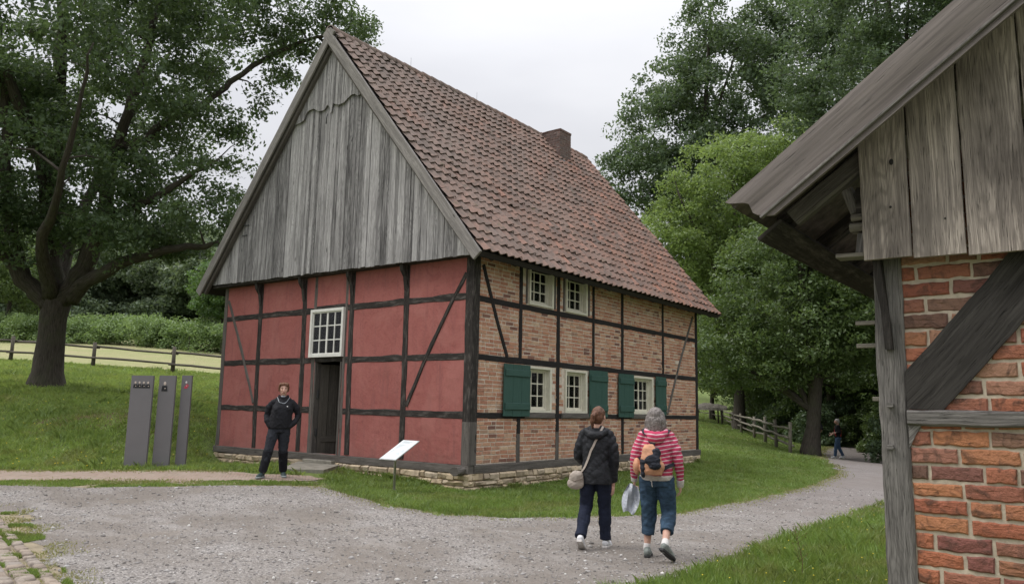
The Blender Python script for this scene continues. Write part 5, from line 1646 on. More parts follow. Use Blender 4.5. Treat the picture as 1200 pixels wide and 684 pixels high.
def trousers(J, r0=.105, r1=.075, r2=.062, hem=.0, hipw=.175):
    s = Sh(); pv = Vector(J['pelvis'])
    s.loft([(pv + Vector((0, 0, -.12)), hipw * .95, .125), (pv + Vector((0, 0, -.04)), hipw, .13), (pv + Vector((0, 0, .05)), hipw * .93, .118), (pv + Vector((0, 0, .10)), hipw * .85, .105)])
    for k in 'lr':
        a, b, c = [Vector(J[q + k]) for q in ('hip', 'kn', 'an')]
        c = b.lerp(c, 1 - hem)
        s.limb([a + Vector((0, 0, -.02)), a.lerp(b, .5), b, b.lerp(c, .5)], [r0, (r0 + r1) / 2 + .004, r1, (r1 + r2) / 2 + .002])
        s.tube([b.lerp(c, .4), b.lerp(c, .7), c], [(r1 + r2) / 2, r2, r2 * 1.02], 14)
    return s

# ---- woman in the black jacket, seen from behind
J = stdJ(head=(.03, .03, 1.535), neck=(.01, 0, 1.40), ell=(-.225, .02, 1.06), wrl=(-.16, .20, .96), elr=(.225, -.01, 1.03), wrr=(.195, .05, .735),
         knl=(-.125, .03, .47), anl=(-.155, -.22, .16), hel=(-.155, -.30, .115), tol=(-.145, -.13, .012), knr=(.095, .10, .47), anr=(.10, .10, .09), her=(.10, .05, .012), tor=(.135, .25, .012),
         hdr=((.0, .1, -1), (-.8, .3, 0), (0, 1, 0), .45), hdl=((.5, .8, .1), (0, 0, -1), (1, 0, 0), .5))
A = place('person', (4.30, -2.70, -.005), yaw_to(-.42, .90), 'woman walking away in black jacket and navy trousers with auburn ponytail')
s, q, M = skin_body(J, -.35)
s.blob('body', SKIN, A, .0062, 2)
NAVY = cloth('navy_trouser_cloth', (.014, .018, .034)); BLACKJ = cloth('black_jacket_cloth', (.018, .019, .022), .6, .25, .006)
trousers(J, .105, .078, .068, .0, .17).blob('trousers', NAVY, A, .008, 2, .011, 6)
s = Sh()
s.loft([((0, .0, .745), .192, .150), ((0, 0, .86), .185, .145), ((0, 0, 1.02), .160, .125), ((0, 0, 1.16), .170, .128), ((0, 0, 1.26), .175, .118), ((0, -.005, 1.33), .13, .10), ((0, -.005, 1.395), .08, .075)])
for e in (-1, 1): s.limb([(e * .05, -.005, 1.40), (e * .15, -.005, 1.33)], [.04, .055])
s.limb([J['shr'], (.20, -.01, 1.19), J['elr'], (.212, .02, .90), (.20, .045, .80)], [.062, .063, .057, .052, .050])
s.limb([J['shl'], (-.20, 0, 1.19), J['ell'], (-.19, .13, 1.0)], [.062, .063, .057, .052])
jk = s.blob('jacket', BLACKJ, A, .008, 3, .014, 6)
s = Sh()      # collapsed hood round the neck
for k in range(13):
    a = math.pi * (-.15 + 1.3 * k / 12)
    s.orient((.125 * math.cos(a), -.012 - .105 * math.sin(a), 1.375 - .055 * max(0, math.sin(a))), (-math.sin(a), -math.cos(a), 0), (.034, .06, .032 + .014 * math.sin(a)))
s.ell((0, -.125, 1.315), (.10, .04, .05))
s.blob('hood', BLACKJ, A, .009, 4, .006, 9)
s = Sh()
s.ell(q(0, -.022, .030), (.083, .092, .095), M, 16, 12); s.ell(q(0, -.05, -.01), (.076, .066, .085), M); s.ell(q(0, -.045, -.055), (.058, .05, .05), M)
s.limb([q(0, -.115, .035), q(-.01, -.145, .01), q(-.02, -.145, -.06), q(-.028, -.125, -.13)], [.028, .032, .028, .014])
s.blob('hair', hairm('auburn_hair', (.055, .022, .012), (.19, .085, .045)), A, .006, 2, .005, 22)
m = MB(); m.tube([q(.012 * math.cos(k), -.122, .034 + .012 * math.sin(k)) for k in range(7)], .008, 6); build_local(m, 'hair_tie', BLACKP, A)
WSH = plain('white_shoe', (.62, .62, .63), .6, .1, 30); WSO = plain('white_sole', (.50, .47, .44), .7, .15, 30)
shoe('shoe', J['hel'], J['tol'], J['anl'], WSH, WSO, A); shoe('shoe', J['her'], J['tor'], J['anr'], WSH, WSO, A)
# crossbody bag: a thing of its own
BAG = cloth('beige_bag_cloth', (.36, .31, .265), .7, .1, .003)
s = Sh(); s.orient((-.225, -.10, .80), (.2, -.35, 1), (.09, .11, .055), (0, 1, 0)); s.ell((-.235, -.10, .745), (.105, .05, .07)); s.ell((-.21, -.095, .85), (.07, .042, .05))
bag = s.blob('crossbody_bag', BAG, A, .008, 3, .006, 12); free(bag, A, 'beige shoulder bag hanging at the left hip of the woman in black', 'bag')
m = MB()
path = [(-.20, -.10, .88), (-.14, -.2, .98), (-.06, -.2, 1.13), (.03, -.2, 1.28), (.08, -.14, 1.37), (.085, -.02, 1.43), (.05, .12, 1.34), (-.05, .16, 1.15), (-.16, .14, .97), (-.21, .02, .86)]
ribbon(m, surf(jk, subdiv(path), .008), .026, .004); build_local(m, 'shoulder_strap', BAG, bag)
m = MB(); m.tube([(-.31, -.115, .80), (-.235, -.158, .785), (-.15, -.15, .81)], .006, 6); build_local(m, 'bag_seam', plain('bag_trim', (.22, .18, .15)), bag)

# ---- woman in the red striped hoodie with backpack
J = stdJ(head=(-.005, .03, 1.53), ell=(-.245, .0, 1.05), wrl=(-.25, .12, .84), elr=(.245, -.03, 1.05), wrr=(.262, .04, .80),
         hipl=(-.09, 0, .87), hipr=(.09, 0, .87), knl=(-.085, .08, .48), anl=(-.11, .06, .10), hel=(-.11, .0, .014), tol=(-.09, .20, .012), knr=(.135, .04, .49), anr=(.085, -.27, .20), her=(.055, -.33, .145), tor=(.16, -.18, .035),
         hdr=((.0, .25, -1), (-.9, .1, 0), (0, 1, 0), .6), hdl=((.0, .35, -1), (.9, .1, 0), (0, 1, 0), .9))
B = place('person', (5.13, -2.77, 0), yaw_to(-.45, .89), 'grey-haired woman walking away in red and white striped hoodie and cropped jeans')
s, q, M = skin_body(J, -.1)
s.blob('body', SKIN, B, .0062, 2)
def stripes():
    k = Mt('striped_hoodie_cloth', .85, .2)
    sp = k.t.nodes.new('ShaderNodeSeparateXYZ'); k.l(k.tc.outputs['Object'], sp.inputs[0])
    wv = k.noise(3, 2, .5)
    z = k.math('ADD', k.math('MULTIPLY', sp.outputs[2], 24), k.math('MULTIPLY', wv, 1.1))
    z = k.math('ADD', z, k.math('MULTIPLY', k.math('ABSOLUTE', sp.outputs[0]), -3.0))
    fr = k.math('FRACT', z)
    c = k.ramp(fr, [(0, (.43, .045, .10)), (.70, (.46, .05, .11)), (.72, (.58, .43, .45)), (.97, (.58, .43, .45)), (1, (.43, .045, .10))])
    k.bump(k.noise(14, 4, .6), .005)
    return k.col(c)
STR = stripes(); JEAN = cloth('blue_denim', (.034, .062, .098), .85, .35, .004, 9); RIB = cloth('grey_rib_cuff', (.50, .46, .43))
trousers(J, .112, .088, .072, .37, .19).blob('cropped_jeans', JEAN, B, .008, 2, .010, 7)
s = Sh()
s.loft([((0, 0, .895), .180, .143), ((0, 0, .97), .186, .146), ((0, 0, 1.10), .168, .134), ((0, 0, 1.22), .178, .130), ((0, -.005, 1.32), .135, .105), ((0, -.005, 1.395), .08, .075)])
for e in (-1, 1): s.limb([(e * .05, -.005, 1.40), (e * .15, -.005, 1.33)], [.042, .057])
s.limb([J['shr'], (.210, -.02, 1.19), J['elr'], (.255, .01, .93), (.260, .036, .845)], [.062, .062, .055, .048, .040])
s.limb([J['shl'], (-.210, 0, 1.19), J['ell'], (-.245, .05, .96), (-.25, .11, .87)], [.062, .062, .055, .048, .040])
hd_ = s.blob('hoodie', STR, B, .008, 3, .013, 6)
s = Sh()
for k in range(13):
    a = math.pi * (-.15 + 1.3 * k / 12)
    s.orient((.115 * math.cos(a), -.012 - .10 * math.sin(a), 1.385 - .05 * max(0, math.sin(a))), (-math.sin(a), -math.cos(a), 0), (.034, .055, .036 + .014 * math.sin(a)))
s.ell((0, -.12, 1.315), (.10, .045, .07))
s.blob('hood', STR, B, .009, 4, .006, 9)
s = Sh(); s.loft([((0, 0, .845), .178, .140), ((0, 0, .90), .188, .149)]); s.blob('hem_band', RIB, B, .008, 2, .002, 20)
for sg, w0 in ((1, (.262, .043, .80)), (-1, (-.25, .125, .84))):
    s = Sh(); s.tube([Vector(w0) + Vector((0, -.01 * 1, .055)), w0, Vector(w0) - Vector((0, -.008, .03))], [.045, .040, .034], 12); s.blob('cuff', RIB, B, .006, 2)
s = Sh()
s.ell(q(0, -.015, .032), (.090, .102, .094), M, 16, 12); s.ell(q(0, -.055, -.035), (.095, .068, .10), M)
for k in range(16):
    a = math.pi * (k / 15) ; x = math.cos(a); y = -math.sin(a)
    s.limb([q(x * .075, y * .08, .05), q(x * .098, y * .10 - .005, -.03), q(x * (.100 + .014 * (k % 2)), y * .105, -.105 - .022 * (k % 3)), q(x * (.108 + .016 * ((k + 1) % 2)), y * .11, -.135 - .02 * (k % 3))], [.022, .024, .017, .008], 8)
s.blob('hair', hairm('grey_hair', (.055, .046, .042), (.30, .265, .245)), B, .006, 2, .005, 26)
GSH = plain('grey_trainer', (.17, .19, .175), .7, .3, 40); GSO = plain('dark_sole', (.035, .035, .035), .8)
SOCK = plain('white_sock', (.6, .58, .56), .9)
shoe('shoe', J['hel'], J['tol'], J['anl'], GSH, GSO, B); shoe('shoe', J['her'], J['tor'], J['anr'], GSH, GSO, B)
for k in 'lr':
    a = Vector(J['an' + k]); kn = Vector(J['kn' + k]); d = (kn - a).normalized()
    s = Sh(); s.limb([a - d * .01, a + d * .035], [.043, .041]); s.blob('sock', SOCK, B, .006, 2)
m = MB(); ribbon(m, surf([o for o in B.children if o.name.startswith('cropped_jeans')][0], subdiv([(-.10, -.3, .84), (-.085, -.3, .86), (-.07, -.3, .84), (-.065, -.3, .76), (-.06, -.3, .70)], 4), .004), .008, .003); build_local(m, 'white_cord', WHP, B)
m = MB()
for x in (-.09, .09): m.prism([(x - .05, -.145, .82), (x + .05, -.145, .82), (x + .045, -.15, .73), (x, -.152, .71), (x - .045, -.15, .73)], (0, .004, 0))
# backpack
PEACH = cloth('peach_backpack_cloth', (.50, .255, .155), .7, .1, .003); PACKB = cloth('black_backpack_cloth', (.02, .022, .03), .7, .2, .004)
s = Sh()
s.loft([((-.055, -.205, .915), .115, .06), ((-.055, -.21, .96), .13, .075), ((-.06, -.21, 1.10), .11, .072), ((-.075, -.20, 1.20), .075, .055), ((-.08, -.19, 1.245), .05, .03)])
s.ell((-.215, -.13, 1.0), (.045, .07, .095)); s.ell((.04, -.205, 1.0), (.05, .055, .07))
pk = s.blob('small_backpack', PEACH, B, .008, 4, .006, 10); free(pk, B, 'peach and black small backpack on the back of the striped hoodie', 'backpack')
s = Sh(); s.ell((-.04, -.275, 1.07), (.085, .04, .075)); s.ell((-.02, -.285, 1.02), (.07, .04, .05)); s.ell((0, -.25, 1.15), (.05, .035, .06)); s.ell((-.13, -.24, 1.04), (.05, .04, .06)); s.ell((-.145, -.235, .97), (.03, .045, .09))
s.blob('front_pocket', PACKB, None, .008, 3, .012, 14, parent=pk)
m = MB()
for pth in ([(-.06, -.24, 1.22), (-.03, -.2, 1.27), (.05, -.2, 1.33), (.12, -.12, 1.39), (.145, 0, 1.41), (.14, .12, 1.3), (.15, .15, 1.1), (.16, .1, 1.0)], [(-.06, -.24, 1.22), (-.07, -.2, 1.27), (-.11, -.2, 1.33), (-.14, -.12, 1.39), (-.15, 0, 1.41), (-.15, .12, 1.3), (-.15, .15, 1.1), (-.17, .1, 1.0)], [(.16, .1, 1.0), (.2, -.05, 1.03), (.15, -.14, 1.02), (.07, -.19, .97)], [(-.17, .1, 1.0), (-.21, -.05, 1.08), (-.17, -.14, 1.08)]):
    mm = MB(); ribbon(mm, surf(hd_, subdiv(pth), .010), .038, .006); build_local(mm, 'pack_strap', PACKB, pk)
# folded leaflet in a clear sleeve in her left hand
m = MB(); rr = np.random.default_rng(4)
P = []
for i in range(7):
    for j in range(9):
        u, v = i / 6, j / 8
        wd = .06 + .14 * math.sin(math.pi * min(1, v * .75 + .12))
        P.append((-.265 + (u - .5) * wd - .05 * v, .10 + .03 * math.sin(u * 9 + v * 3) - .05 * v, .77 - .30 * v + .02 * math.sin(u * 5)))
V = P + [(a, b + .004, c) for a, b, c in P]; n = 63
F = []
for i in range(6):
    for j in range(8):
        a = i * 9 + j; f = (a, a + 1, a + 10, a + 9); F += [f, tuple(x + n for x in reversed(f))]
per = [i * 9 for i in range(7)] + [54 + j for j in range(1, 9)] + [i * 9 + 8 for i in range(5, -1, -1)] + [j for j in range(7, 0, -1)]
F += [(per[i], per[(i + 1) % len(per)], per[(i + 1) % len(per)] + n, per[i] + n) for i in range(len(per))]
m.add(V, F, None, False)
o = build_local(m, 'folded_leaflet', plain('leaflet_film', (.36, .38, .42), .25, .35, 9, .6), B); free(o, B, 'crumpled pale grey leaflet in the left hand of the woman in the striped hoodie', 'leaflet')

# ---- woman in black facing the camera by the door; hands in the pockets
J = stdJ(pelvis=(-.07, 0, .89), chest=(-.10, 0, 1.19), neck=(-.105, -.01, 1.38), head=(-.10, .02, 1.515), shr=(.050, 0, 1.285), shl=(-.26, 0, 1.285), elr=(.155, -.05, 1.06), ell=(-.375, -.05, 1.07), wrr=(.085, .045, .885), wrl=(-.225, .045, .885),
         hipr=(.015, 0, .85), hipl=(-.155, 0, .85), knr=(.09, .10, .47), anr=(.165, .12, .09), her=(.155, .08, .014), tor=(.235, .25, .014), knl=(-.155, .0, .46), anl=(-.175, -.12, .09), hel=(-.172, -.16, .014), tol=(-.20, .02, .012),
         hdr=((-.32, .02, -1), (0, -1, 0), (-1, 0, 0), .3), hdl=((.32, .02, -1), (0, -1, 0), (1, 0, 0), .3))
Cw = place('person', (-2.42, -2.42, .345), yaw_to(.80, -.60), 'woman in black jacket and dark trousers facing forward by the doorway, hands in pockets')
s, q, M = skin_body(J, .05)
s.blob('body', SKIN, Cw, .0062, 2)
DKT = cloth('charcoal_trouser_cloth', (.022, .024, .03))
trousers(J, .108, .080, .066, 0, .18).blob('trousers', DKT, Cw, .008, 2, .010, 7)
# darker lower legs: gaiter-like zip-off panels
s = Sh()
for k in 'lr':
    a, b = Vector(J['kn' + k]), Vector(J['an' + k]); s.tube([a.lerp(b, .05), a.lerp(b, .5), a.lerp(b, .93)], [.085, .076, .071], 14)
    s2 = Sh(); s2.tube([a.lerp(b, .05), a.lerp(b, .5), a.lerp(b, .95)], [.086, .077, .072], 14); s2.blob('trouser_leg', cloth('black_leg_cloth', (.010, .010, .013)) if k == 'l' else bpy.data.materials['black_leg_cloth'], Cw, .008, 3, .005, 9)
s = Sh()
s.loft([((-.07, 0, .84), .185, .15), ((-.075, 0, .92), .195, .158), ((-.085, 0.01, 1.02), .188, .155), ((-.095, .012, 1.13), .187, .15), ((-.10, .005, 1.23), .175, .135), ((-.105, 0, 1.305), .13, .105), ((-.105, 0, 1.385), .072, .07)])
for e in (-1, 1): s.limb([(-.105 + e * .05, -.005, 1.37), (-.105 + e * .15, -.005, 1.29)], [.04, .055])
for e in (-1, 1): s.ell((-.10 + e * .075, .095, 1.17), (.078, .065, .075))
s.limb([J['shr'], (.125, -.02, 1.2), J['elr'], (.145, .02, .96), (.095, .05, .875)], [.060, .062, .057, .052, .048])
s.limb([J['shl'], (-.335, -.02, 1.2), J['ell'], (-.33, .02, .96), (-.235, .05, .875)], [.060, .062, .057, .052, .048])
cj = s.blob('jacket', cloth('black_fleece', (.015, .015, .018), .8), Cw, .008, 3, .010, 6)
s = Sh()
for k in range(16):
    a = 2 * math.pi * k / 16
    s.orient((-.105 + .078 * math.cos(a), .0 + .074 * math.sin(a), 1.395 - .035 * max(0, math.sin(a))), (-math.sin(a), math.cos(a), 0), (.018, .03, .028))
s.blob('collar', cloth('black_collar', (.016, .016, .02)), Cw, .007, 3)
GREYT = plain('grey_piping', (.22, .24, .26), .5)
m = MB(); ribbon(m, surf(cj, subdiv([(.0, .02, 1.38), (-.02, .12, 1.33), (-.06, .15, 1.30), (-.10, .15, 1.285), (-.15, .15, 1.30), (-.19, .12, 1.33), (-.21, .02, 1.38)]), .004), .010, .003); build_local(m, 'piping', GREYT, Cw)
m = MB(); ribbon(m, surf(cj, [(-.165, .2, 1.255), (-.18, .2, 1.26), (-.20, .2, 1.262)], .003), .016, .002); build_local(m, 'chest_mark', WHP, Cw)
s = Sh(); s.ell((-.10, .045, 1.385), (.04, .035, .035)); s.blob('neck_scarf', cloth('pale_shirt', (.35, .36, .38)), Cw, .006, 2)
s = Sh()
s.ell(q(0, -.022, .043), (.080, .092, .076), M, 16, 12); s.ell(q(0, -.05, -.01), (.078, .062, .075), M)
for k in range(9):
    x = -.06 + .015 * k
    s.limb([q(x, .04, .108), q(x * 1.1 + .006, .068, .092), q(x * 1.15 + .010, .078, .070 + .008 * (k % 2))], [.018, .014, .008], 8)
for e in (-1, 1): s.limb([q(e * .066, .03, .08), q(e * .080, .022, .03), q(e * .081, .01, -.02)], [.024, .02, .014], 8)
s.blob('hair', hairm('red_brown_hair', (.075, .028, .014), (.21, .09, .045)), Cw, .006, 1, .006, 24)
for e in (-1, 1):
    m = MB(); m.ell(q(e * .031, .078, .010), (.0125, .007, .0065), M); eo = build_local(m, 'eye', plain('eye_white', (.5, .48, .46), .3) if e < 0 else bpy.data.materials['eye_white'], Cw)
    m = MB(); m.ell(q(e * .031, .0845, .010), (.0055, .003, .0055), M); build_local(m, 'iris', BLACKP, eo)
    m = MB(); m.tube([q(e * .016, .088, .028), q(e * .031, .089, .033), q(e * .048, .080, .028)], .004, 6); build_local(m, 'eyebrow', bpy.data.materials['red_brown_hair'], Cw)
m = MB(); m.tube([q(-.022, .090, -.058), q(0, .0985, -.056), q(.022, .090, -.058)], [.003, .006, .003], 8); build_local(m, 'lips', plain('lip', (.30, .10, .09), .5), Cw)
TSH = plain('dark_teal_shoe', (.025, .045, .045), .6); TSO = plain('pale_sole', (.25, .28, .28), .7)
shoe('shoe', J['hel'], J['tol'], J['anl'], TSH, TSO, Cw); shoe('shoe', J['her'], J['tor'], J['anr'], TSH, TSO, Cw)

# ---- two far walkers under the trees
p = at(983, 536.5, 32.6)
J = stdJ(ell=(-.21, -.06, 1.08), wrl=(-.13, .24, 1.04), elr=(.21, -.03, 1.06), wrr=(.14, .22, .98), knl=(-.08, .10, .47), anl=(-.08, .15, .09), hel=(-.08, .10, .012), tol=(-.08, .31, .012), knr=(.08, -.02, .47), anr=(.08, -.18, .11), her=(.08, -.24, .03), tor=(.08, -.04, .012),
         hdl=((.4, 1, 0), (0, 0, -1), (1, 0, 0), .6), hdr=((-.3, 1, -.2), (0, 0, -1), (-1, 0, 0), .6))
D = place('person', (float(p[0]), float(p[1]), h1(p[0], p[1]) + .01), yaw_to(-.95, -.35), 'distant grey-haired person in black top with red strap and blue jeans on the shaded path')
s, q, M = skin_body(J); s.blob('body', SKIN, D, .009, 1)
trousers(J).blob('jeans', cloth('mid_denim', (.06, .10, .17)), D, .012, 2, .004)
s = Sh(); s.loft([((0, 0, .86), .18, .13), ((0, 0, 1.1), .175, .13), ((0, 0, 1.28), .185, .12), ((0, 0, 1.36), .12, .09), ((0, 0, 1.4), .08, .07)])
s.limb([J['shr'], J['elr'], Vector(J['elr']).lerp(Vector(J['wrr']), .35)], [.07, .06, .055]); s.limb([J['shl'], J['ell'], Vector(J['ell']).lerp(Vector(J['wrl']), .35)], [.07, .06, .055])
tj = s.blob('top', cloth('black_top', (.012, .012, .014)), D, .012, 2, .005)
s = Sh(); s.ell(q(0, -.018, .04), (.084, .098, .085), M); s.ell(q(0, -.05, -.01), (.08, .06, .075), M); s.blob('hair', hairm('pale_grey_hair', (.3, .28, .26), (.5, .48, .46)), D, .009, 1, .004)
m = MB(); ribbon(m, surf(tj, subdiv([(.14, .0, 1.40), (.10, .12, 1.33), (.02, .2, 1.2), (-.08, .2, 1.05), (-.17, .1, .93)]), .006), .04, .004); build_local(m, 'red_strap', plain('red_strap', (.50, .04, .04)), D)
m = MB(); ribbon(m, surf(tj, subdiv([(.14, .0, 1.40), (.10, -.12, 1.33), (.02, -.2, 1.2), (-.08, -.2, 1.05), (-.17, -.1, .93)]), .006), .04, .004); build_local(m, 'red_strap', bpy.data.materials['red_strap'], D)
shoe('shoe', J['hel'], J['tol'], J['anl'], WSH, WSO, D); shoe('shoe', J['her'], J['tor'], J['anr'], WSH, WSO, D)
p = at(957.5, 536, 33.4)
J = stdJ(elr=(.23, -.10, 1.08), wrr=(.22, .12, .93), ell=(-.22, -.05, 1.06), wrl=(-.18, .15, .9), hdr=((0, 1, -.3), (-1, 0, 0), (0, 0, 1), .6), hdl=((0, 1, -.3), (1, 0, 0), (0, 0, 1), .6))
Dd = place('person', (float(p[0]), float(p[1]), h1(p[0], p[1]) + .01), yaw_to(-.5, .86), 'distant person in dark clothes with a bare forearm half hidden behind the tree trunk')
s, q, M = skin_body(J); s.blob('body', SKIN, Dd, .009, 1)
trousers(J).blob('trousers', NAVY, Dd, .012, 2, .004)
s = Sh(); s.loft([((0, 0, .86), .18, .13), ((0, 0, 1.1), .175, .13), ((0, 0, 1.28), .185, .12), ((0, 0, 1.36), .12, .09), ((0, 0, 1.4), .08, .07)])
s.limb([J['shr'], J['elr']], [.07, .058]); s.limb([J['shl'], J['ell']], [.07, .058]); s.blob('top', cloth('dark_top', (.015, .014, .018)), Dd, .012, 2, .005)
s = Sh(); s.ell(q(0, -.018, .04), (.084, .098, .085), M); s.ell(q(0, -.05, -.01), (.08, .06, .075), M); s.blob('hair', hairm('dark_hair', (.03, .02, .015), (.09, .06, .045)), Dd, .009, 1, .004)
shoe('shoe', J['hel'], J['tol'], J['anl'], GSH, GSO, Dd); shoe('shoe', J['her'], J['tor'], J['anr'], GSH, GSO, Dd)

# ================================================================== GRASS
def blades(n, poly, hmin, hmax, w_, d0, power=2, keepout=None, lean=.45, patch=.0, clump=0, off=-.012):
    P = np.array(poly); out = []; tot = 0
    lo, hi = P.min(0), P.max(0)
    while tot < n:
        k = 60000
        x = rng.uniform(lo[0], hi[0], k); y = rng.uniform(lo[1], hi[1], k)
        d = np.hypot(x - CAMP[0], y - CAMP[1])
        ok = inpoly(x, y, poly) & (rng.random(k) < np.minimum(1, (d0 / d) ** power))
        jx = x + vnoise(x, y, .35, 5) * .12; jy = y + vnoise(x, y, .35, 6) * .12
        for ko in (keepout or []): ok &= ~inpoly(jx, jy, ko)
        if patch: ok &= (vnoise(x, y, .9, 11) * .6 + vnoise(x, y, .3, 12) * .5) > patch
        out.append(np.stack([x[ok], y[ok]], 1)); tot += int(ok.sum())
        if len(out) > 400: break
    Q = np.concatenate(out)[:n]; n = len(Q)
    d = np.hypot(Q[:, 0] - CAMP[0], Q[:, 1] - CAMP[1])
    z = H(Q[:, 0], Q[:, 1]) + off
    hs = rng.uniform(hmin, hmax, n) * (1 + .45 * vnoise(Q[:, 0], Q[:, 1], .55, 8) + .3 * vnoise(Q[:, 0], Q[:, 1], 1.7, 9))
    hs = np.maximum(hs, hmin * .4)
    ws = w_ * rng.uniform(.6, 1.3, n) * np.maximum(1, d / d0) ** .8
    a = rng.random(n) * 6.283; la = rng.random(n) * 6.283; ln = rng.uniform(.1, lean, n) * hs * 1.6
    wx, wy = np.cos(a) * ws, np.sin(a) * ws; lx, ly = np.cos(la) * ln, np.sin(la) * ln
    B = np.stack([Q[:, 0], Q[:, 1], z], 1)
    wv = np.stack([wx, wy, 0 * wx], 1); lv = np.stack([lx, ly, 0 * lx], 1); hv = np.stack([0 * hs, 0 * hs, hs], 1)
    V = np.stack([B - wv * .5, B + wv * .5, B + wv * .42 + lv * .35 + hv * .6, B + lv + hv * .95, B - wv * .42 + lv * .35 + hv * .6], 1).reshape(-1, 3)
    b = np.arange(n)[:, None] * 5
    return V, b + np.array([[0, 1, 2, 3, 4]])
def grass(name, *a, mat=None, **k):
    V, F = blades(*a, **k)
    return tag(link(name, npmesh(name, V, F), mat or GRASSM), kind='stuff')
HOUSEP = [(-8.25, -.13), (.13, -.13), (.13, 10.1), (-8.25, 10.1)]
grass('verge_grass', 52000, [(5.75, 6.0), (5.76, 1.1), (5.72, -1.1), (5.74, -2.7), (5.62, -4.0), (5.6, -5.6), (8.25, -6.2), (8.25, 6)], .06, .15, .0065, 6, lean=.6)
SG = [(-3.3, -.16), (-2.55, -1.15), (-2.25, -1.55), (-1.95, -1.6), (-1.7, -2.0), (-1.75, -2.6), (-1.3, -2.3), (-.3, -2.40), (.6, -2.45), (1.5, -2.28), (2.3, -1.78), (2.85, -.83), (3.35, -.1), (3.73, .8), (3.93, 3.95), (3.76, 7.3), (3.45, 10.9), (2.7, 13.5), (1.3, 17.1), (.2, 20.5), (-1, 25), (-2.6, 33), (-16, 60), (-30, 60), (-16, 30), (-8.3, 12), (-8.3, 10.0), (0, 10.0), (0, -.12)]
grass('house_lawn_grass', 170000, SG, .025, .075, .009, 13, power=2.2, keepout=[HOUSEP], lean=.7)
HILL = [(-2.4, -1.75), (-2.55, -1.95), (-4.3, -3.05), (-5.5, -3.85), (-7.4, -4.65), (-12, -7.6), (-30, -14), (-40, -6), (-31.5, 3), (-25.5, 8.7), (-20, 13.5), (-9, 13), (-8.3, 10.1), (-8.2, -.12), (-4.85, -.16), (-3.4, -1.6)]
grass('meadow_grass', 300000, HILL, .04, .12, .016, 17, power=1.5, keepout=[HOUSEP], lean=.75, mat=GRASSH)
sheet('bare_earth', [(-11.9, -2.8), (-10.2, -1.1), (-8.8, -.8), (-8.5, -1.5), (-9.6, -2.5), (-10.9, -3.6)], plain('dry_earth', (.12, .095, .05), .95, .35, 5, .1, .03), .004, .08, .25)
grass('path_edge_grass', 16000, [(-12, -9.8), (-5.2, -5.55), (-4.4, -4.8), (-3.4, -4.1), (-2.75, -3.5), (-2.05, -2.75), (-1.75, -2.2), (-1.3, -2.3), (-1.85, -3.1), (-2.6, -4.15), (-3.56, -5.15), (-4.6, -5.8), (-9.5, -7.7)], .02, .055, .012, 12, patch=-.2)
grass('cobble_edge_grass', 20000, [(-3.0, -6.75), (-1.98, -6.50), (-.5, -6.85), (.9, -7.25), (2.2, -7.65), (2.3, -8.0), (.2, -7.62), (-1.2, -7.25), (-3, -6.95)], .015, .045, .008, 9, patch=-.18)
grass('cobble_gap_grass', 5000, [(-3, -6.9), (2.5, -8.0), (2.2, -9.2), (-3, -8.2)], .01, .03, .006, 8, patch=.25)
TUFT = leafmat('tuft_blade', (.09, .15, .04), (.15, .23, .06), (.26, .32, .12), .45)
grass('meadow_tufts', 26000, HILL, .10, .21, .016, 16, power=1.6, keepout=[HOUSEP], lean=.8, mat=TUFT, patch=.30)
grass('lawn_tufts', 14000, SG, .07, .14, .011, 12, power=2, keepout=[HOUSEP], lean=.8, mat=TUFT, patch=.35)
# thin grass creeping over the edges of the gravel
def fringe(n, poly, band, hmin, hmax, w_):
    P = np.array(poly); seg = [(P[i], P[i + 1]) for i in range(len(P) - 1)]
    L = np.array([np.linalg.norm(b - a) for a, b in seg]); k = rng.choice(len(seg), n, p=L / L.sum()); t = rng.random(n)
    A = np.array([s[0] for s in seg])[k]; B = np.array([s[1] for s in seg])[k]
    q = A + (B - A) * t[:, None] + rng.normal(size=(n, 2)) * band
    keep = vnoise(q[:, 0], q[:, 1], .25, 15) + vnoise(q[:, 0], q[:, 1], .8, 16) > -.3
    q = q[keep]; n = len(q)
    d = np.hypot(q[:, 0] - CAMP[0], q[:, 1] - CAMP[1])
    hs = rng.uniform(hmin, hmax, n); ws = w_ * np.maximum(1, d / 8) * rng.uniform(.6, 1.3, n)
    a = rng.random(n) * 6.283; la = rng.random(n) * 6.283; ln = hs * rng.uniform(.3, 1.1, n)
    B0 = np.stack([q[:, 0], q[:, 1], H(q[:, 0], q[:, 1])], 1)
    wv = np.stack([np.cos(a) * ws, np.sin(a) * ws, 0 * ws], 1); lv = np.stack([np.cos(la) * ln, np.sin(la) * ln, hs * .9], 1)
    V = np.stack([B0 - wv * .5, B0 + wv * .5, B0 + lv * .6 + wv * .4, B0 + lv, B0 + lv * .6 - wv * .4], 1).reshape(-1, 3)
    return V, np.arange(n)[:, None] * 5 + np.array([[0, 1, 2, 3, 4]])
DRYG = leafmat('dry_edge_grass', (.13, .17, .05), (.20, .21, .075), (.30, .26, .13), .35)
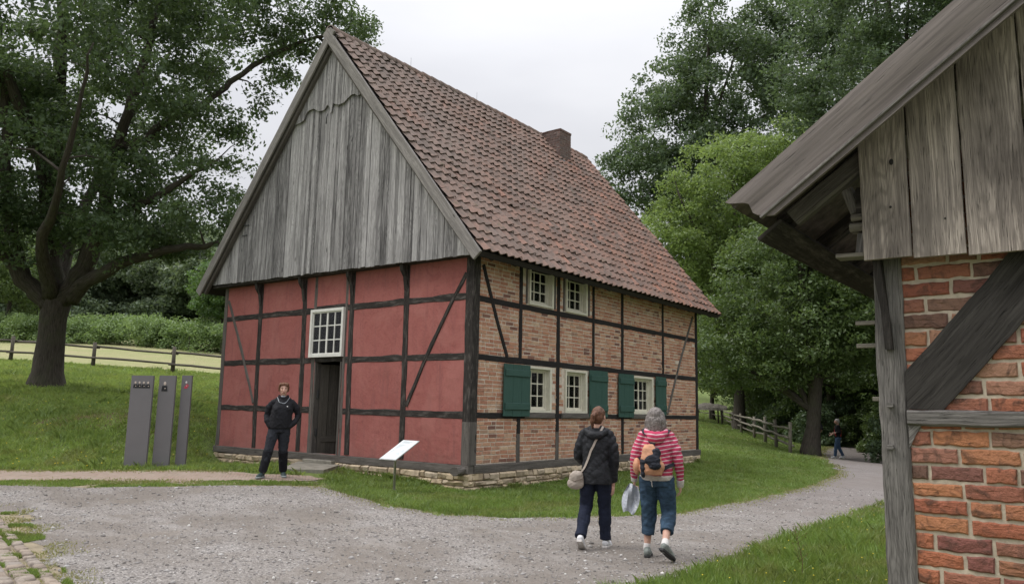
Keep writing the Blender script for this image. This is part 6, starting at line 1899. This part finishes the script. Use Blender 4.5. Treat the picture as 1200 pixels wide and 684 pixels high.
for pl, n_ in ((YARD[4:26], 26000), (YARD[28:37], 12000), ([(-12, -9.9), (-5.2, -5.7), (-4.4, -4.9), (-3.4, -4.2), (-2.7, -3.6)], 6000), ([(-12, -7.9), (-7.4, -4.7), (-5.5, -3.95), (-4.35, -3.15), (-2.9, -2.3)], 6000), ([(2.2, -7.7), (.9, -7.28), (-.5, -6.88), (-1.98, -6.5), (-2.5, -6.7), (-4.5, -8.1)], 7000)):
    V, F = fringe(n_, pl, .15, .010, .038, .007)
    tag(link('gravel_edge_grass', npmesh('gravel_edge_grass', V, F), DRYG), kind='stuff')
# taller weeds at the foot of the walls
grass('wall_foot_weeds', 1800, [(-2.2, -.28), (0.1, -.28), (.3, .1), (.3, 9.6), (.12, 9.6), (.12, -.14), (-2.2, -.14)], .06, .14, .016, 13, power=0, patch=.15, lean=.8)
BARE = [(-11.9, -2.9), (-10.2, -1.2), (-8.9, -.9), (-8.6, -1.5), (-9.6, -2.5), (-10.9, -3.6)]
# clover flowers scattered in the verge
m = MB()
FLW = plain('yellow_petal', (.7, .55, .05), .6)
for i in range(70):
    x = random.uniform(5.8, 8); y = random.uniform(-4, 4)
    z = h1(x, y) + random.uniform(.08, .15); m.ell((x, y, z), (.008, .008, .005), nu=6, nv=4)
for i in range(120):
    x = random.uniform(-13, -5.5); y = random.uniform(-5.5, 1)
    if not inpoly(np.array([x]), np.array([y]), HILL)[0]: continue
    z = h1(x, y) + random.uniform(.06, .12); m.ell((x, y, z), (.014, .014, .009), nu=6, nv=4)
tag(m.build('wild_flowers', FLW), kind='stuff')
# dry weed stalk standing by the path edge
wp = at(938, 640, 7.6)
gz = h1(wp[0], wp[1])
wk = empty('weed_stalk', (float(wp[0]), float(wp[1]), gz), 'dry brown branching weed stalk standing in the verge beside the path', 'weed')
m = MB(); STK = plain('dry_stalk', (.12, .075, .04), .9)
b = Vector((float(wp[0]), float(wp[1]), gz - .02))
m.tube([b, b + Vector((.01, .02, .2)), b + Vector((-.03, .02, .40)), b + Vector((-.07, .02, .52))], [.004, .0035, .003, .0015], 5)
for i in range(14):
    t = random.uniform(.35, 1); q = b + Vector((-.05 * t, .02, .5 * t)); d = Vector((random.gauss(0, .06), random.gauss(0, .06), random.uniform(.04, .12)))
    m.tube([q, q + d * .6, q + d], [.002, .0015, .001], 4)
    m.ell(q + d, (.004, .004, .006), nu=5, nv=4)
m.build('stem', STK, wk)
